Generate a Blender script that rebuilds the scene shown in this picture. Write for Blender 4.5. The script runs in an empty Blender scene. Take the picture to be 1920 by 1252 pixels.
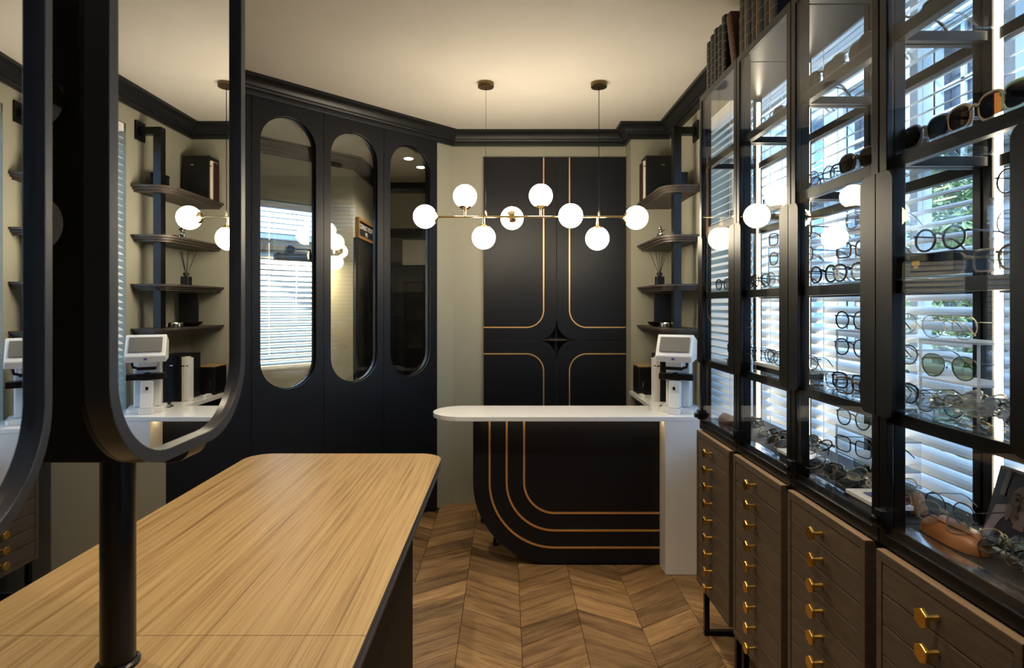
import bpy, bmesh, math, random
from mathutils import Vector, Matrix
from mathutils.geometry import tessellate_polygon
random.seed(7)
PI = math.pi
SC = bpy.context.scene
COL = SC.collection

# ------------------------------------------------------------------ camera, world, sun, exposure
F = 1080.0            # focal length in pixels of the 1920 wide frame
EYE = 1.45
cam_d = bpy.data.cameras.new('camera')
cam_d.sensor_width = 36.0
cam_d.lens = F / 1920 * 36
cam_d.shift_x = 10 / 1920
cam_d.shift_y = -55 / 1920
cam_d.clip_start = 0.02
cam_d.dof.use_dof = True
cam_d.dof.focus_distance = 2.6
cam_d.dof.aperture_fstop = 7.0
cam = bpy.data.objects.new('camera', cam_d)
COL.objects.link(cam)
cam.location = (0, 0, EYE)
cam.rotation_euler = (PI / 2, 0, 0)
SC.camera = cam

world = bpy.data.worlds.new('sky_world')
SC.world = world
world.use_nodes = True
wbg = world.node_tree.nodes['Background']
wbg.inputs[0].default_value = (0.38, 0.66, 1.0, 1)
wbg.inputs[1].default_value = 2.5

sun_d = bpy.data.lights.new('sun', 'SUN')
sun_d.energy = 3.3
sun_d.angle = 0.02
sun_d.color = (0.72, 0.86, 1.0)
sun = bpy.data.objects.new('sun', sun_d)
COL.objects.link(sun)
sun.rotation_euler = Vector((0.62, 0.25, -0.74)).to_track_quat('-Z', 'Y').to_euler()

vs = SC.view_settings
vs.view_transform = 'Standard'
vs.look = 'None'
vs.exposure = 1.2
vs.gamma = 1.0
vs.use_curve_mapping = False
SC.cycles.max_bounces = 10
SC.cycles.transparent_max_bounces = 40
SC.cycles.caustics_reflective = False
SC.cycles.caustics_refractive = False
SC.cycles.sample_clamp_indirect = 4.0

WARM = (1.0, 0.70, 0.36)

# ------------------------------------------------------------------ materials
def srgb(h):
    h = h.lstrip('#')
    o = []
    for i in (0, 2, 4):
        c = int(h[i:i + 2], 16) / 255
        o.append(c / 12.92 if c <= 0.04045 else ((c + 0.055) / 1.055) ** 2.4)
    return (*o, 1.0)

def col4(c):
    if isinstance(c, str):
        return srgb(c)
    return tuple(c) if len(c) == 4 else (*c, 1.0)

def mat(name, base, rough=0.5, metal=0.0, spec=0.5, coat=0.0, bump=0.0, bscale=60, emit=None, estr=0.0, vary=0.0, vscale=8.0):
    m = bpy.data.materials.new(name)
    m.use_nodes = True
    nt = m.node_tree
    p = nt.nodes['Principled BSDF']
    p.inputs['Base Color'].default_value = col4(base)
    p.inputs['Roughness'].default_value = rough
    p.inputs['Metallic'].default_value = metal
    p.inputs['Specular IOR Level'].default_value = spec
    p.inputs['Coat Weight'].default_value = coat
    if emit:
        p.inputs['Emission Color'].default_value = col4(emit)
        p.inputs['Emission Strength'].default_value = estr
    tc = nt.nodes.new('ShaderNodeTexCoord')
    nz = nt.nodes.new('ShaderNodeTexNoise')
    nz.inputs['Scale'].default_value = vscale
    nz.inputs['Detail'].default_value = 4
    nt.links.new(tc.outputs['Object'], nz.inputs['Vector'])
    v = vary if vary else 0.04
    mx = nt.nodes.new('ShaderNodeMixRGB')
    b = col4(base)
    mx.inputs[1].default_value = (*[c * (1 - v) for c in b[:3]], 1)
    mx.inputs[2].default_value = (*[min(1, c * (1 + v)) for c in b[:3]], 1)
    nt.links.new(nz.outputs['Fac'], mx.inputs[0])
    nt.links.new(mx.outputs[0], p.inputs['Base Color'])
    if bump:
        n2 = nt.nodes.new('ShaderNodeTexNoise')
        n2.inputs['Scale'].default_value = bscale
        n2.inputs['Detail'].default_value = 3
        nt.links.new(tc.outputs['Object'], n2.inputs['Vector'])
        bp = nt.nodes.new('ShaderNodeBump')
        bp.inputs['Strength'].default_value = bump
        bp.inputs['Distance'].default_value = 0.002
        nt.links.new(n2.outputs['Fac'], bp.inputs['Height'])
        nt.links.new(bp.outputs[0], p.inputs['Normal'])
    return m

def wood(name, stops, scale=(30, 1.5, 30), rot=0.0, rough=0.45, rnd=0.0, bump=0.15, spec=0.4, tone=0.35, fine=1.0):
    """stops: list of (pos, colour); grain runs along the axis with the small scale."""
    m = bpy.data.materials.new(name)
    m.use_nodes = True
    nt = m.node_tree
    L = nt.links
    p = nt.nodes['Principled BSDF']
    p.inputs['Roughness'].default_value = rough
    p.inputs['Specular IOR Level'].default_value = spec
    tc = nt.nodes.new('ShaderNodeTexCoord')
    r1 = nt.nodes.new('ShaderNodeMapping')
    r1.inputs['Rotation'].default_value = (0, 0, rot)
    L.new(tc.outputs['Object'], r1.inputs['Vector'])
    mp = nt.nodes.new('ShaderNodeMapping')
    mp.inputs['Scale'].default_value = scale
    L.new(r1.outputs[0], mp.inputs['Vector'])
    src = mp.outputs[0]
    oi = nt.nodes.new('ShaderNodeObjectInfo')
    if rnd:
        ml = nt.nodes.new('ShaderNodeMath'); ml.operation = 'MULTIPLY'
        ml.inputs[1].default_value = 57.0
        L.new(oi.outputs['Random'], ml.inputs[0])
        ad = nt.nodes.new('ShaderNodeVectorMath'); ad.operation = 'ADD'
        L.new(mp.outputs[0], ad.inputs[0]); L.new(ml.outputs[0], ad.inputs[1])
        src = ad.outputs[0]
    n1 = nt.nodes.new('ShaderNodeTexNoise')
    n1.inputs['Scale'].default_value = 1.0
    n1.inputs['Detail'].default_value = 6
    n1.inputs['Roughness'].default_value = 0.65
    n1.inputs['Distortion'].default_value = 0.6
    L.new(src, n1.inputs['Vector'])
    n2 = nt.nodes.new('ShaderNodeTexNoise')
    n2.inputs['Scale'].default_value = 5.0 * fine
    n2.inputs['Detail'].default_value = 3
    L.new(src, n2.inputs['Vector'])
    mixf = nt.nodes.new('ShaderNodeMixRGB'); mixf.inputs[0].default_value = tone
    L.new(n1.outputs['Fac'], mixf.inputs[1]); L.new(n2.outputs['Fac'], mixf.inputs[2])
    rp = nt.nodes.new('ShaderNodeValToRGB')
    els = rp.color_ramp.elements
    while len(els) < len(stops):
        els.new(0.5)
    for e, (ps, c) in zip(els, stops):
        e.position = ps; e.color = col4(c)
    L.new(mixf.outputs[0], rp.inputs[0])
    out = rp.outputs[0]
    if rnd:
        hs = nt.nodes.new('ShaderNodeHueSaturation')
        mr = nt.nodes.new('ShaderNodeMapRange')
        mr.inputs['To Min'].default_value = 1 - rnd; mr.inputs['To Max'].default_value = 1 + rnd
        L.new(oi.outputs['Random'], mr.inputs[0])
        L.new(mr.outputs[0], hs.inputs['Value'])
        L.new(out, hs.inputs['Color'])
        out = hs.outputs[0]
    L.new(out, p.inputs['Base Color'])
    if bump:
        bp = nt.nodes.new('ShaderNodeBump')
        bp.inputs['Strength'].default_value = bump
        bp.inputs['Distance'].default_value = 0.001
        L.new(mixf.outputs[0], bp.inputs['Height'])
        L.new(bp.outputs[0], p.inputs['Normal'])
    return m

def thin_glass(name, tint=(1, 1, 1), refl=1.0, ior=1.5, opaque=0.0, opcol=(0.5, 0.5, 0.5)):
    m = bpy.data.materials.new(name)
    m.use_nodes = True
    nt = m.node_tree; L = nt.links
    for n in list(nt.nodes):
        nt.nodes.remove(n)
    o = nt.nodes.new('ShaderNodeOutputMaterial')
    t = nt.nodes.new('ShaderNodeBsdfTransparent'); t.inputs[0].default_value = col4(tint)
    g = nt.nodes.new('ShaderNodeBsdfGlossy'); g.inputs['Roughness'].default_value = 0.0
    fr = nt.nodes.new('ShaderNodeLayerWeight'); fr.inputs['Blend'].default_value = 0.5
    pw = nt.nodes.new('ShaderNodeMath'); pw.operation = 'POWER'; pw.inputs[1].default_value = 5.0
    L.new(fr.outputs['Facing'], pw.inputs[0])
    ml = nt.nodes.new('ShaderNodeMath'); ml.operation = 'MULTIPLY_ADD'
    ml.inputs[1].default_value = 0.96 * refl; ml.inputs[2].default_value = 0.04 * refl
    ml.use_clamp = True
    L.new(pw.outputs[0], ml.inputs[0])
    mx = nt.nodes.new('ShaderNodeMixShader')
    L.new(ml.outputs[0], mx.inputs[0]); L.new(t.outputs[0], mx.inputs[1]); L.new(g.outputs[0], mx.inputs[2])
    last = mx
    if opaque:
        d = nt.nodes.new('ShaderNodeBsdfDiffuse'); d.inputs[0].default_value = col4(opcol)
        m2 = nt.nodes.new('ShaderNodeMixShader'); m2.inputs[0].default_value = opaque
        L.new(mx.outputs[0], m2.inputs[1]); L.new(d.outputs[0], m2.inputs[2])
        last = m2
    L.new(last.outputs[0], o.inputs[0])
    return m

def emitter(name, color, strength):
    m = bpy.data.materials.new(name)
    m.use_nodes = True
    p = m.node_tree.nodes['Principled BSDF']
    p.inputs['Base Color'].default_value = (0.9, 0.9, 0.9, 1)
    p.inputs['Emission Color'].default_value = col4(color)
    p.inputs['Emission Strength'].default_value = strength
    return m

M = {}
M['wall'] = mat('greige_paint', (0.315, 0.305, 0.245), 0.7, bump=0.08, bscale=180)
M['ceil'] = mat('ceiling_paint', (0.60, 0.565, 0.51), 0.8, bump=0.05, bscale=150)
M['dark'] = mat('charcoal_lacquer', (0.0050, 0.0062, 0.0100), 0.42, spec=0.33, bump=0.03, bscale=300)
M['crown'] = mat('charcoal_moulding', (0.0085, 0.0095, 0.0115), 0.38, spec=0.42)
M['black'] = mat('black_powder_coat', (0.004, 0.004, 0.0045), 0.4, spec=0.4)
M['blackmetal'] = mat('black_steel', (0.0036, 0.0038, 0.0044), 0.30, spec=0.3)
M['alu'] = mat('satin_steel', (0.10, 0.105, 0.115), 0.26, metal=0.9)
M['quartz'] = None
M['edge'] = mat('grey_ply_edge', (0.055, 0.055, 0.058), 0.5)
M['pedestal'] = mat('matt_black', (0.0035, 0.0036, 0.0042), 0.6, spec=0.2)
M['sill'] = mat('brushed_aluminium', (0.60, 0.62, 0.66), 0.12, metal=1.0)
M['felt'] = mat('charcoal_felt', (0.012, 0.012, 0.014), 0.6)
M['brass'] = mat('brushed_brass', (0.83, 0.52, 0.13), 0.28, metal=1.0)
M['gold'] = mat('rose_gold_strip', (0.86, 0.52, 0.22), 0.42, metal=0.85)
M['chand'] = mat('polished_brass', (0.80, 0.62, 0.34), 0.16, metal=1.0)
M['bronze'] = mat('aged_bronze', (0.20, 0.14, 0.07), 0.35, metal=1.0)
M['mirror'] = mat('mirror_silver', (0.93, 0.94, 0.94), 0.0, metal=1.0)
M['rim'] = mat('gunmetal_rim', (0.055, 0.053, 0.055), 0.36, metal=0.5, bump=0.05, bscale=200)
M['white'] = mat('white_plastic', (0.78, 0.79, 0.80), 0.3, spec=0.5)
M['whitepaint'] = mat('white_paint', (0.75, 0.77, 0.80), 0.5)
M['slat'] = mat('white_slat', (0.80, 0.82, 0.84), 0.45, bump=0.05, bscale=90)
M['paper'] = mat('cream_paper', (0.70, 0.66, 0.56), 0.8)
M['screen'] = mat('grey_screen', (0.16, 0.155, 0.14), 0.12, spec=0.6)
M['tan'] = mat('tan_leather', (0.42, 0.17, 0.06), 0.42, bump=0.12, bscale=260, vary=0.15)
M['darkleather'] = mat('dark_leather', (0.03, 0.026, 0.024), 0.4, bump=0.12, bscale=260)
M['purple'] = mat('purple_cloth', (0.10, 0.10, 0.30), 0.8, bump=0.2, bscale=200)
M['chrome'] = mat('chrome', (0.8, 0.8, 0.8), 0.12, metal=1.0)
M['burgundy'] = mat('burgundy_cloth', (0.030, 0.005, 0.006), 0.6)
M['oak'] = wood('oak_table', [(0.34, (0.135, 0.076, 0.028)), (0.43, (0.262, 0.162, 0.066)), (0.50, (0.345, 0.226, 0.098)), (0.60, (0.39, 0.266, 0.122)), (0.70, (0.47, 0.335, 0.165))],
                scale=(62, 0.75, 62), rough=0.42, tone=0.42, bump=0.12, fine=0.8)
M['walnut'] = wood('smoked_oak', [(0.3, (0.050, 0.037, 0.026)), (0.5, (0.092, 0.069, 0.049)), (0.7, (0.130, 0.098, 0.070))],
                   scale=(30, 4, 70), rough=0.5, rnd=0.10, bump=0.2, tone=0.5)
M['shelfwood'] = wood('dark_ribbed_wood', [(0.3, (0.030, 0.024, 0.020)), (0.7, (0.075, 0.058, 0.046))], scale=(60, 3, 60), rough=0.5)
PL = [(0.30, (0.055, 0.029, 0.013)), (0.42, (0.155, 0.085, 0.036)), (0.54, (0.265, 0.155, 0.068)), (0.70, (0.38, 0.24, 0.115))]
CHA = math.radians(31)
M['plankA'] = wood('oak_floor_rising', PL, scale=(2.6, 26, 26), rot=-CHA, rough=0.48, rnd=0.38, bump=0.12, tone=0.25)
M['plankB'] = wood('oak_floor_falling', PL, scale=(2.6, 26, 26), rot=CHA, rough=0.48, rnd=0.38, bump=0.12, tone=0.25)
M['plank'] = M['plankA']
M['subfloor'] = mat('dark_joint', (0.03, 0.02, 0.012), 0.8)
M['glass'] = thin_glass('cabinet_glass', (0.975, 0.985, 0.99), 0.8)
M['doorglass'] = thin_glass('arched_glass', (0.93, 0.94, 0.93), 0.9)
M['shelfglass'] = thin_glass('shelf_glass', (0.93, 0.97, 0.97), 1.2)
M['acrylic'] = thin_glass('acrylic', (0.95, 0.97, 0.99), 1.1, opaque=0.06, opcol=(0.9, 0.93, 0.97))
M['acrylic_edge'] = thin_glass('acrylic_edge', (0.95, 0.97, 0.99), 1.0, opaque=0.55, opcol=(0.95, 0.97, 1.0))
M['lens'] = thin_glass('clear_lens', (0.95, 0.97, 0.97), 3.2)
M['lens_dark'] = thin_glass('dark_lens', (0.09, 0.085, 0.08), 1.0)
M['lens_brown'] = thin_glass('brown_lens', (0.16, 0.10, 0.055), 0.8)
M['lens_green'] = thin_glass('olive_lens', (0.62, 0.63, 0.50), 1.0)
M['globe'] = emitter('opal_globe', (1.0, 0.86, 0.63), 14.0)
M['led'] = emitter('led_strip', (1.0, 0.86, 0.62), 8.0)
M['ledwarm'] = emitter('warm_led', (1.0, 0.74, 0.42), 5.0)
M['downlamp'] = emitter('downlight_lens', (1.0, 0.86, 0.66), 8.0)
M['leaf'] = mat('leaf_green', (0.10, 0.17, 0.055), 0.4, vary=0.5, vscale=3)
M['leaf2'] = mat('leaf_pale', (0.19, 0.26, 0.10), 0.45, vary=0.4, vscale=3)
M['facade'] = mat('white_facade', (0.72, 0.75, 0.80), 0.7, vary=0.05)
M['darkpane'] = mat('dark_pane', (0.025, 0.03, 0.045), 0.1, spec=0.6)
M['bluepane'] = mat('sky_pane', (0.22, 0.33, 0.45), 0.1, spec=0.6)
M['pave'] = mat('pale_paving', (0.45, 0.47, 0.48), 0.8)
M['signwood'] = mat('sign_frame_wood', (0.25, 0.13, 0.04), 0.5)
M['chalk'] = mat('blackboard', (0.012, 0.013, 0.016), 0.5)
M['chalktext'] = mat('chalk_white', (0.7, 0.7, 0.7), 0.8)

def make_quartz():
    m = mat('white_quartz', (0.70, 0.70, 0.69), 0.16, spec=0.5)
    nt = m.node_tree; L = nt.links
    p = nt.nodes['Principled BSDF']
    tc = nt.nodes.new('ShaderNodeTexCoord')
    vo = nt.nodes.new('ShaderNodeTexVoronoi'); vo.inputs['Scale'].default_value = 90
    L.new(tc.outputs['Object'], vo.inputs['Vector'])
    rp = nt.nodes.new('ShaderNodeValToRGB')
    rp.color_ramp.elements[0].position = 0.10; rp.color_ramp.elements[0].color = (0.66, 0.63, 0.58, 1)
    rp.color_ramp.elements[1].position = 0.17; rp.color_ramp.elements[1].color = (0.84, 0.84, 0.84, 1)
    L.new(vo.outputs['Distance'], rp.inputs[0])
    L.new(rp.outputs[0], p.inputs['Base Color'])
    return m
M['quartz'] = make_quartz()

# ------------------------------------------------------------------ geometry helpers: every one returns (verts, faces)
def box(x0, x1, y0, y1, z0, z1):
    v = [(x, y, z) for z in (z0, z1) for y in (y0, y1) for x in (x0, x1)]
    f = [(0, 2, 3, 1), (4, 5, 7, 6), (0, 1, 5, 4), (2, 6, 7, 3), (0, 4, 6, 2), (1, 3, 7, 5)]
    return v, f

def join(*gs):
    V, Fc = [], []
    for v, f in gs:
        o = len(V)
        V += list(v); Fc += [tuple(i + o for i in q) for q in f]
    return V, Fc

def tf(g, fn):
    return [tuple(fn(Vector(p))) for p in g[0]], g[1]

def xf(g, m):
    return [tuple(m @ Vector(p)) for p in g[0]], g[1]

AX = {'XY': lambda u, v, w: (u, v, w), 'XZ': lambda u, v, w: (u, w, v), 'YZ': lambda u, v, w: (w, u, v)}

def prism(outer, holes, w0, w1, ax='XY'):
    """2-D outline with holes, extruded from w0 to w1."""
    fn = AX[ax] if isinstance(ax, str) else ax
    loops = [list(outer)] + [list(h) for h in holes]
    flat = [p for l in loops for p in l]
    n = len(flat)
    tris = tessellate_polygon([[Vector((p[0], p[1], 0)) for p in l] for l in loops]) if holes or len(outer) > 4 else None
    V = [fn(p[0], p[1], w0) for p in flat] + [fn(p[0], p[1], w1) for p in flat]
    Fc = []
    if tris is None:
        k = len(outer)
        Fc += [tuple(range(k)), tuple(range(n + k - 1, n - 1, -1))]
    else:
        for t in tris:
            if len(set(t)) == 3:
                Fc.append(tuple(t)); Fc.append(tuple(i + n for i in reversed(t)))
    o = 0
    for l in loops:
        k = len(l)
        for i in range(k):
            a, b = o + i, o + (i + 1) % k
            Fc.append((a, b, b + n, a + n))
        o += k
    return V, Fc

def rrect(u0, u1, v0, v1, r, n=6, corners=(1, 1, 1, 1)):
    """rounded rectangle; corners: (u0v0, u1v0, u1v1, u0v1)."""
    P = []
    for (cu, cv, a0, on, pu, pv) in ((u0 + r, v0 + r, PI, corners[0], u0, v0), (u1 - r, v0 + r, 1.5 * PI, corners[1], u1, v0),
                                     (u1 - r, v1 - r, 0, corners[2], u1, v1), (u0 + r, v1 - r, .5 * PI, corners[3], u0, v1)):
        if on:
            for i in range(n + 1):
                a = a0 + .5 * PI * i / n
                P.append((cu + r * math.cos(a), cv + r * math.sin(a)))
        else:
            P.append((pu, pv))
    return P

def stadium(uc, v0, v1, r, n=18):
    P = []
    for i in range(n + 1):
        a = PI + PI * i / n
        P.append((uc + r * math.cos(a), v0 + r + r * math.sin(a)))
    for i in range(n + 1):
        a = PI * i / n
        P.append((uc + r * math.cos(a), v1 - r + r * math.sin(a)))
    return P

def circle(r, n=24, cu=0, cv=0, a0=0):
    return [(cu + r * math.cos(a0 + 2 * PI * i / n), cv + r * math.sin(a0 + 2 * PI * i / n)) for i in range(n)]

def tube(path, r, n=8, closed=False, caps=True, flat=1.0):
    """tube along a polyline; r a number or a list."""
    P = [Vector(p) for p in path]
    k = len(P)
    V, Fc = [], []
    up = None
    for i in range(k):
        if closed:
            t = (P[(i + 1) % k] - P[i - 1])
        else:
            t = P[min(i + 1, k - 1)] - P[max(i - 1, 0)]
        t.normalize()
        if up is None:
            up = Vector((0, 0, 1)) if abs(t.z) < 0.9 else Vector((1, 0, 0))
        s = t.cross(up)
        if s.length < 1e-6:
            s = t.orthogonal()
        s.normalize()
        u2 = s.cross(t); u2.normalize()
        up = u2
        rr = r[i] if isinstance(r, (list, tuple)) else r
        for j in range(n):
            a = 2 * PI * j / n
            V.append(tuple(P[i] + s * (rr * math.cos(a) * flat) + u2 * (rr * math.sin(a))))
    m = k if closed else k - 1
    for i in range(m):
        i2 = (i + 1) % k
        for j in range(n):
            j2 = (j + 1) % n
            Fc.append((i * n + j, i * n + j2, i2 * n + j2, i2 * n + j))
    if not closed and caps:
        Fc.append(tuple(range(n - 1, -1, -1)))
        Fc.append(tuple(range((k - 1) * n, k * n)))
    return V, Fc

def lathe(prof, n=24, c=(0, 0, 0), axis='Z'):
    """profile of (radius, height)."""
    V, Fc = [], []
    for r, h in prof:
        for j in range(n):
            a = 2 * PI * j / n
            q = (r * math.cos(a), r * math.sin(a), h)
            if axis == 'X': q = (q[2], q[0], q[1])
            if axis == 'Y': q = (q[1], q[2], q[0])
            V.append((q[0] + c[0], q[1] + c[1], q[2] + c[2]))
    for i in range(len(prof) - 1):
        for j in range(n):
            j2 = (j + 1) % n
            Fc.append((i * n + j, i * n + j2, (i + 1) * n + j2, (i + 1) * n + j))
    Fc.append(tuple(range(n - 1, -1, -1)))
    Fc.append(tuple(range((len(prof) - 1) * n, len(prof) * n)))
    return V, Fc

def ball(r, c=(0, 0, 0), n=28, m=16, s=(1, 1, 1)):
    pr = [(max(r * math.sin(PI * i / m), 1e-4), -r * math.cos(PI * i / m)) for i in range(m + 1)]
    v, f = lathe(pr, n)
    return [(p[0] * s[0] + c[0], p[1] * s[1] + c[1], p[2] * s[2] + c[2]) for p in v], f

# ------------------------------------------------------------------ object helpers
def tag(o, label=None, cat=None, group=None, kind=None):
    if label: o['label'] = label
    if cat: o['category'] = cat
    if group: o['group'] = group
    if kind: o['kind'] = kind
    return o

ORIG = {}
def thing(name, label, cat, loc=(0, 0, 0), group=None, kind=None):
    o = bpy.data.objects.new(name, None)
    o.empty_display_size = 0.05
    COL.objects.link(o)
    o.location = loc
    ORIG[o.name] = Vector(loc)
    return tag(o, label, cat, group, kind)

def make_mesh(name, g, m, smooth=None):
    me = bpy.data.meshes.new(name)
    me.from_pydata([tuple(p) for p in g[0]], [], g[1])
    bm = bmesh.new(); bm.from_mesh(me)
    bmesh.ops.recalc_face_normals(bm, faces=bm.faces)
    if smooth is not None:
        for f in bm.faces: f.smooth = True
        for e in bm.edges:
            if len(e.link_faces) == 2 and e.calc_face_angle(0) > smooth:
                e.smooth = False
    bm.to_mesh(me); bm.free()
    me.materials.append(M[m] if isinstance(m, str) else m)
    return me

def obj(name, g, m, parent=None, smooth=None, bevel=0.0, origin=None):
    """one mesh object. Geometry in world space; moved to the parent's (or its own) origin."""
    if parent is not None:
        off = ORIG.get(parent.name, Vector((0, 0, 0)))
    elif origin is not None:
        off = Vector(origin)
    else:
        zs = min(p[2] for p in g[0])
        off = Vector((sum(p[0] for p in g[0]) / len(g[0]), sum(p[1] for p in g[0]) / len(g[0]), zs))
    g = ([tuple(Vector(p) - off) for p in g[0]], g[1])
    o = bpy.data.objects.new(name, make_mesh(name, g, m, smooth))
    COL.objects.link(o)
    if parent is not None:
        o.parent = parent
        ORIG[o.name] = off
    else:
        o.location = off
        ORIG[o.name] = off
    if bevel:
        b = o.modifiers.new('bevel', 'BEVEL')
        b.width = bevel; b.segments = 2; b.limit_method = 'ANGLE'; b.angle_limit = math.radians(40)
    return o

def struct(name, g, m, label=None, smooth=None, parent=None):
    o = obj(name, g, m, parent, smooth, origin=None if parent else (0, 0, 0))
    if parent is None:
        tag(o, label, None, None, 'structure')
    return o

def text(name, body, size, m, parent, matrix, align='CENTER', extrude=0.0003):
    c = bpy.data.curves.new(name, 'FONT')
    c.body = body; c.size = size; c.align_x = align; c.align_y = 'CENTER'; c.extrude = extrude
    c.materials.append(M[m])
    o = bpy.data.objects.new(name, c)
    COL.objects.link(o)
    dg = bpy.context.evaluated_depsgraph_get()
    me = bpy.data.meshes.new_from_object(o.evaluated_get(dg))
    bpy.data.objects.remove(o); bpy.data.curves.remove(c)
    me.materials.clear(); me.materials.append(M[m])
    o = bpy.data.objects.new(name, me); COL.objects.link(o)
    if parent is not None:
        o.parent = parent
        matrix = Matrix.Translation(-ORIG.get(parent.name, Vector((0, 0, 0)))) @ matrix
    o.matrix_local = matrix
    return o

def frame_matrix(origin, ux, uy):
    """local x -> ux, local y -> uy."""
    ux = Vector(ux).normalized(); uy = Vector(uy).normalized(); uz = ux.cross(uy)
    return Matrix(((ux.x, uy.x, uz.x, origin[0]), (ux.y, uy.y, uz.y, origin[1]), (ux.z, uy.z, uz.z, origin[2]), (0, 0, 0, 1)))

def copy_tree(o, parent=None):
    c = o.copy(); COL.objects.link(c)
    if parent is not None: c.parent = parent
    for ch in [k for k in ALLKIDS.get(o.name, [])]:
        copy_tree(ch, c)
    return c
ALLKIDS = {}

# ------------------------------------------------------------------ the setting
CZ = 2.705                    # ceiling height
XL, XR = -2.62, 1.14          # left and right walls
YB, YN, YF = 4.21, 4.03, -2.4 # back wall, niche wall, wall behind the camera
YJ = 2.89                     # short wall left of the panelled partition
C0 = Vector((-0.39, 4.21, 0)) # corner of back wall and angled partition
DW = Vector((-0.70711, -0.70711, 0))   # along the partition, from the corner
NW = Vector((0.70711, -0.70711, 0))    # its normal, into the shop
def wallmap(u, v, w):         # u along the partition, v up, w out into the shop
    p = C0 + DW * u + NW * w
    return (p.x, p.y, v)
SEND = 1.867

# floor: a dark screed and chevron planks on it
fl = struct('floor', box(XL - .1, XR + .12, YF - .1, 6.1, -0.06, -0.012), 'subfloor')
PW, PP = 0.272, 0.142
DYC = PW * math.tan(CHA)
def plank_geo(up):
    g = 0.0009
    a, b = (0, DYC) if up else (DYC, 0)
    x0, x1 = g, PW - g
    y0 = g; y1 = PP - g
    v = []
    for z, e in ((-0.014, 0), (-0.0012, 0), (0, 0.0014)):
        v += [(x0 + e, a + y0 + e, z), (x1 - e, b + y0 + e, z), (x1 - e, b + y1 - e, z), (x0 + e, a + y1 - e, z)]
    f = [(3, 2, 1, 0), (8, 9, 10, 11)]
    for l in (0, 4):
        for i in range(4):
            j = (i + 1) % 4
            f.append((l + i, l + j, l + 4 + j, l + 4 + i))
    return v, f
PLM = [make_mesh('plank', plank_geo(True), 'plankA'), make_mesh('plank', plank_geo(False), 'plankB')]
rest = []
X0P = 0.064
for k in range(-10, 5):
    xk = X0P + k * PW
    if xk > XR - 0.02: continue
    up = (k % 2 == 0)
    j0 = int(math.floor((YF - DYC - .05) / PP))
    for j in range(j0, 31):
        y = j * PP + 0.03
        cx, cy = xk + PW / 2, y + PP / 2 + DYC / 2
        if cy > YB + 0.02 or cx < XL: continue
        if (Vector((cx, cy, 0)) - C0).dot(NW) < -0.12 and cx < -0.39: continue
        if cx < -1.7 and cy > YJ: continue
        if cy > 1.75 and cx > -1.15 and xk + PW < XR + .2:
            o = bpy.data.objects.new('plank', PLM[0 if up else 1])
            COL.objects.link(o); o.parent = fl; o.location = (xk, y, 0)
        else:
            rest.append(tf(plank_geo(up), lambda p, a=xk, b=y: (p.x + a, p.y + b, p.z)))
o = obj('plank_field', join(*rest), 'plankA', fl)
o['kind'] = 'stuff'

struct('ceiling', box(XL - .1, XR + .3, YF - .1, 6.1, CZ, CZ + 0.12), 'ceil')
T = 0.10
struct('wall_left', box(XL - T, XL, YF - T, YJ + .8, 0, CZ), 'wall')
struct('wall_front', box(XL, XR, YF - T, YF, 0, CZ), 'wall')
struct('wall_side', box(XL, -1.71, YJ, YJ + 0.05, 0, CZ), 'wall')
struct('wall_partition', join(prism([(0, 0), (0.157, 0), (0.157, CZ), (0, CZ)], [], -0.05, 0, wallmap),
                              prism([(0.157, 2.60), (SEND, 2.60), (SEND, CZ), (0.157, CZ)], [], -0.05, 0, wallmap)), 'wall')
struct('wall_back', prism([(-0.41, 0), (0.87, 0), (0.87, CZ), (-0.41, CZ)], [[(0.2225, 1.053), (0.5025, 1.053), (0.5025, 1.333), (0.2225, 1.333)]], YB, YB + T, 'XZ'), 'wall')
struct('wall_niche', box(0.87, XR + .3, YN, YB + T, 0, CZ), 'wall')
WZ0, WZ1, WY0, WY1 = 0.72, 2.50, -0.4, 3.335    # the long shop window
struct('wall_right', prism([(YF, 0), (YN, 0), (YN, CZ), (YF, CZ)], [[(WY0, WZ0), (WY1, WZ0), (WY1, WZ1), (WY0, WZ1)]], XR, XR + 0.28, 'YZ'), 'wall')

# crown moulding along the shop's walls
PROF = [(0.0, 2.605), (0.018, 2.605), (0.022, 2.618), (0.022, 2.630), (0.034, 2.634), (0.038, 2.645), (0.046, 2.649), (0.054, 2.662),
        (0.066, 2.676), (0.082, 2.685), (0.092, 2.687), (0.092, 2.7049), (0.0, 2.7049)]
def crown(path, name, inward):
    n = len(path)
    P = [Vector((p[0], p[1])) for p in path]
    nrm = []
    for i in range(n - 1):
        d = (P[i + 1] - P[i]).normalized()
        nrm.append(Vector((d.y, -d.x)) * inward)
    V, Fc = [], []
    for i in range(n):
        if i == 0: off = nrm[0]
        elif i == n - 1: off = nrm[-1]
        else:
            s = nrm[i - 1] + nrm[i]
            off = s / s.dot(nrm[i])
        for (d, z) in PROF:
            q = P[i] + off * d
            V.append((q.x, q.y, z))
    k = len(PROF)
    for i in range(n - 1):
        for j in range(k):
            j2 = (j + 1) % k
            Fc.append((i * k + j, i * k + j2, (i + 1) * k + j2, (i + 1) * k + j))
    Fc.append(tuple(range(k))); Fc.append(tuple(range((n - 1) * k, n * k)))
    return struct(name, (V, Fc), 'crown', smooth=math.radians(25))
crown([(XL, YF), (XL, YJ), (-1.71, YJ), (-0.39, 4.21), (0.87, 4.21), (0.87, YN), (XR, YN), (XR, YF)], 'trim_1', 1)

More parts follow.
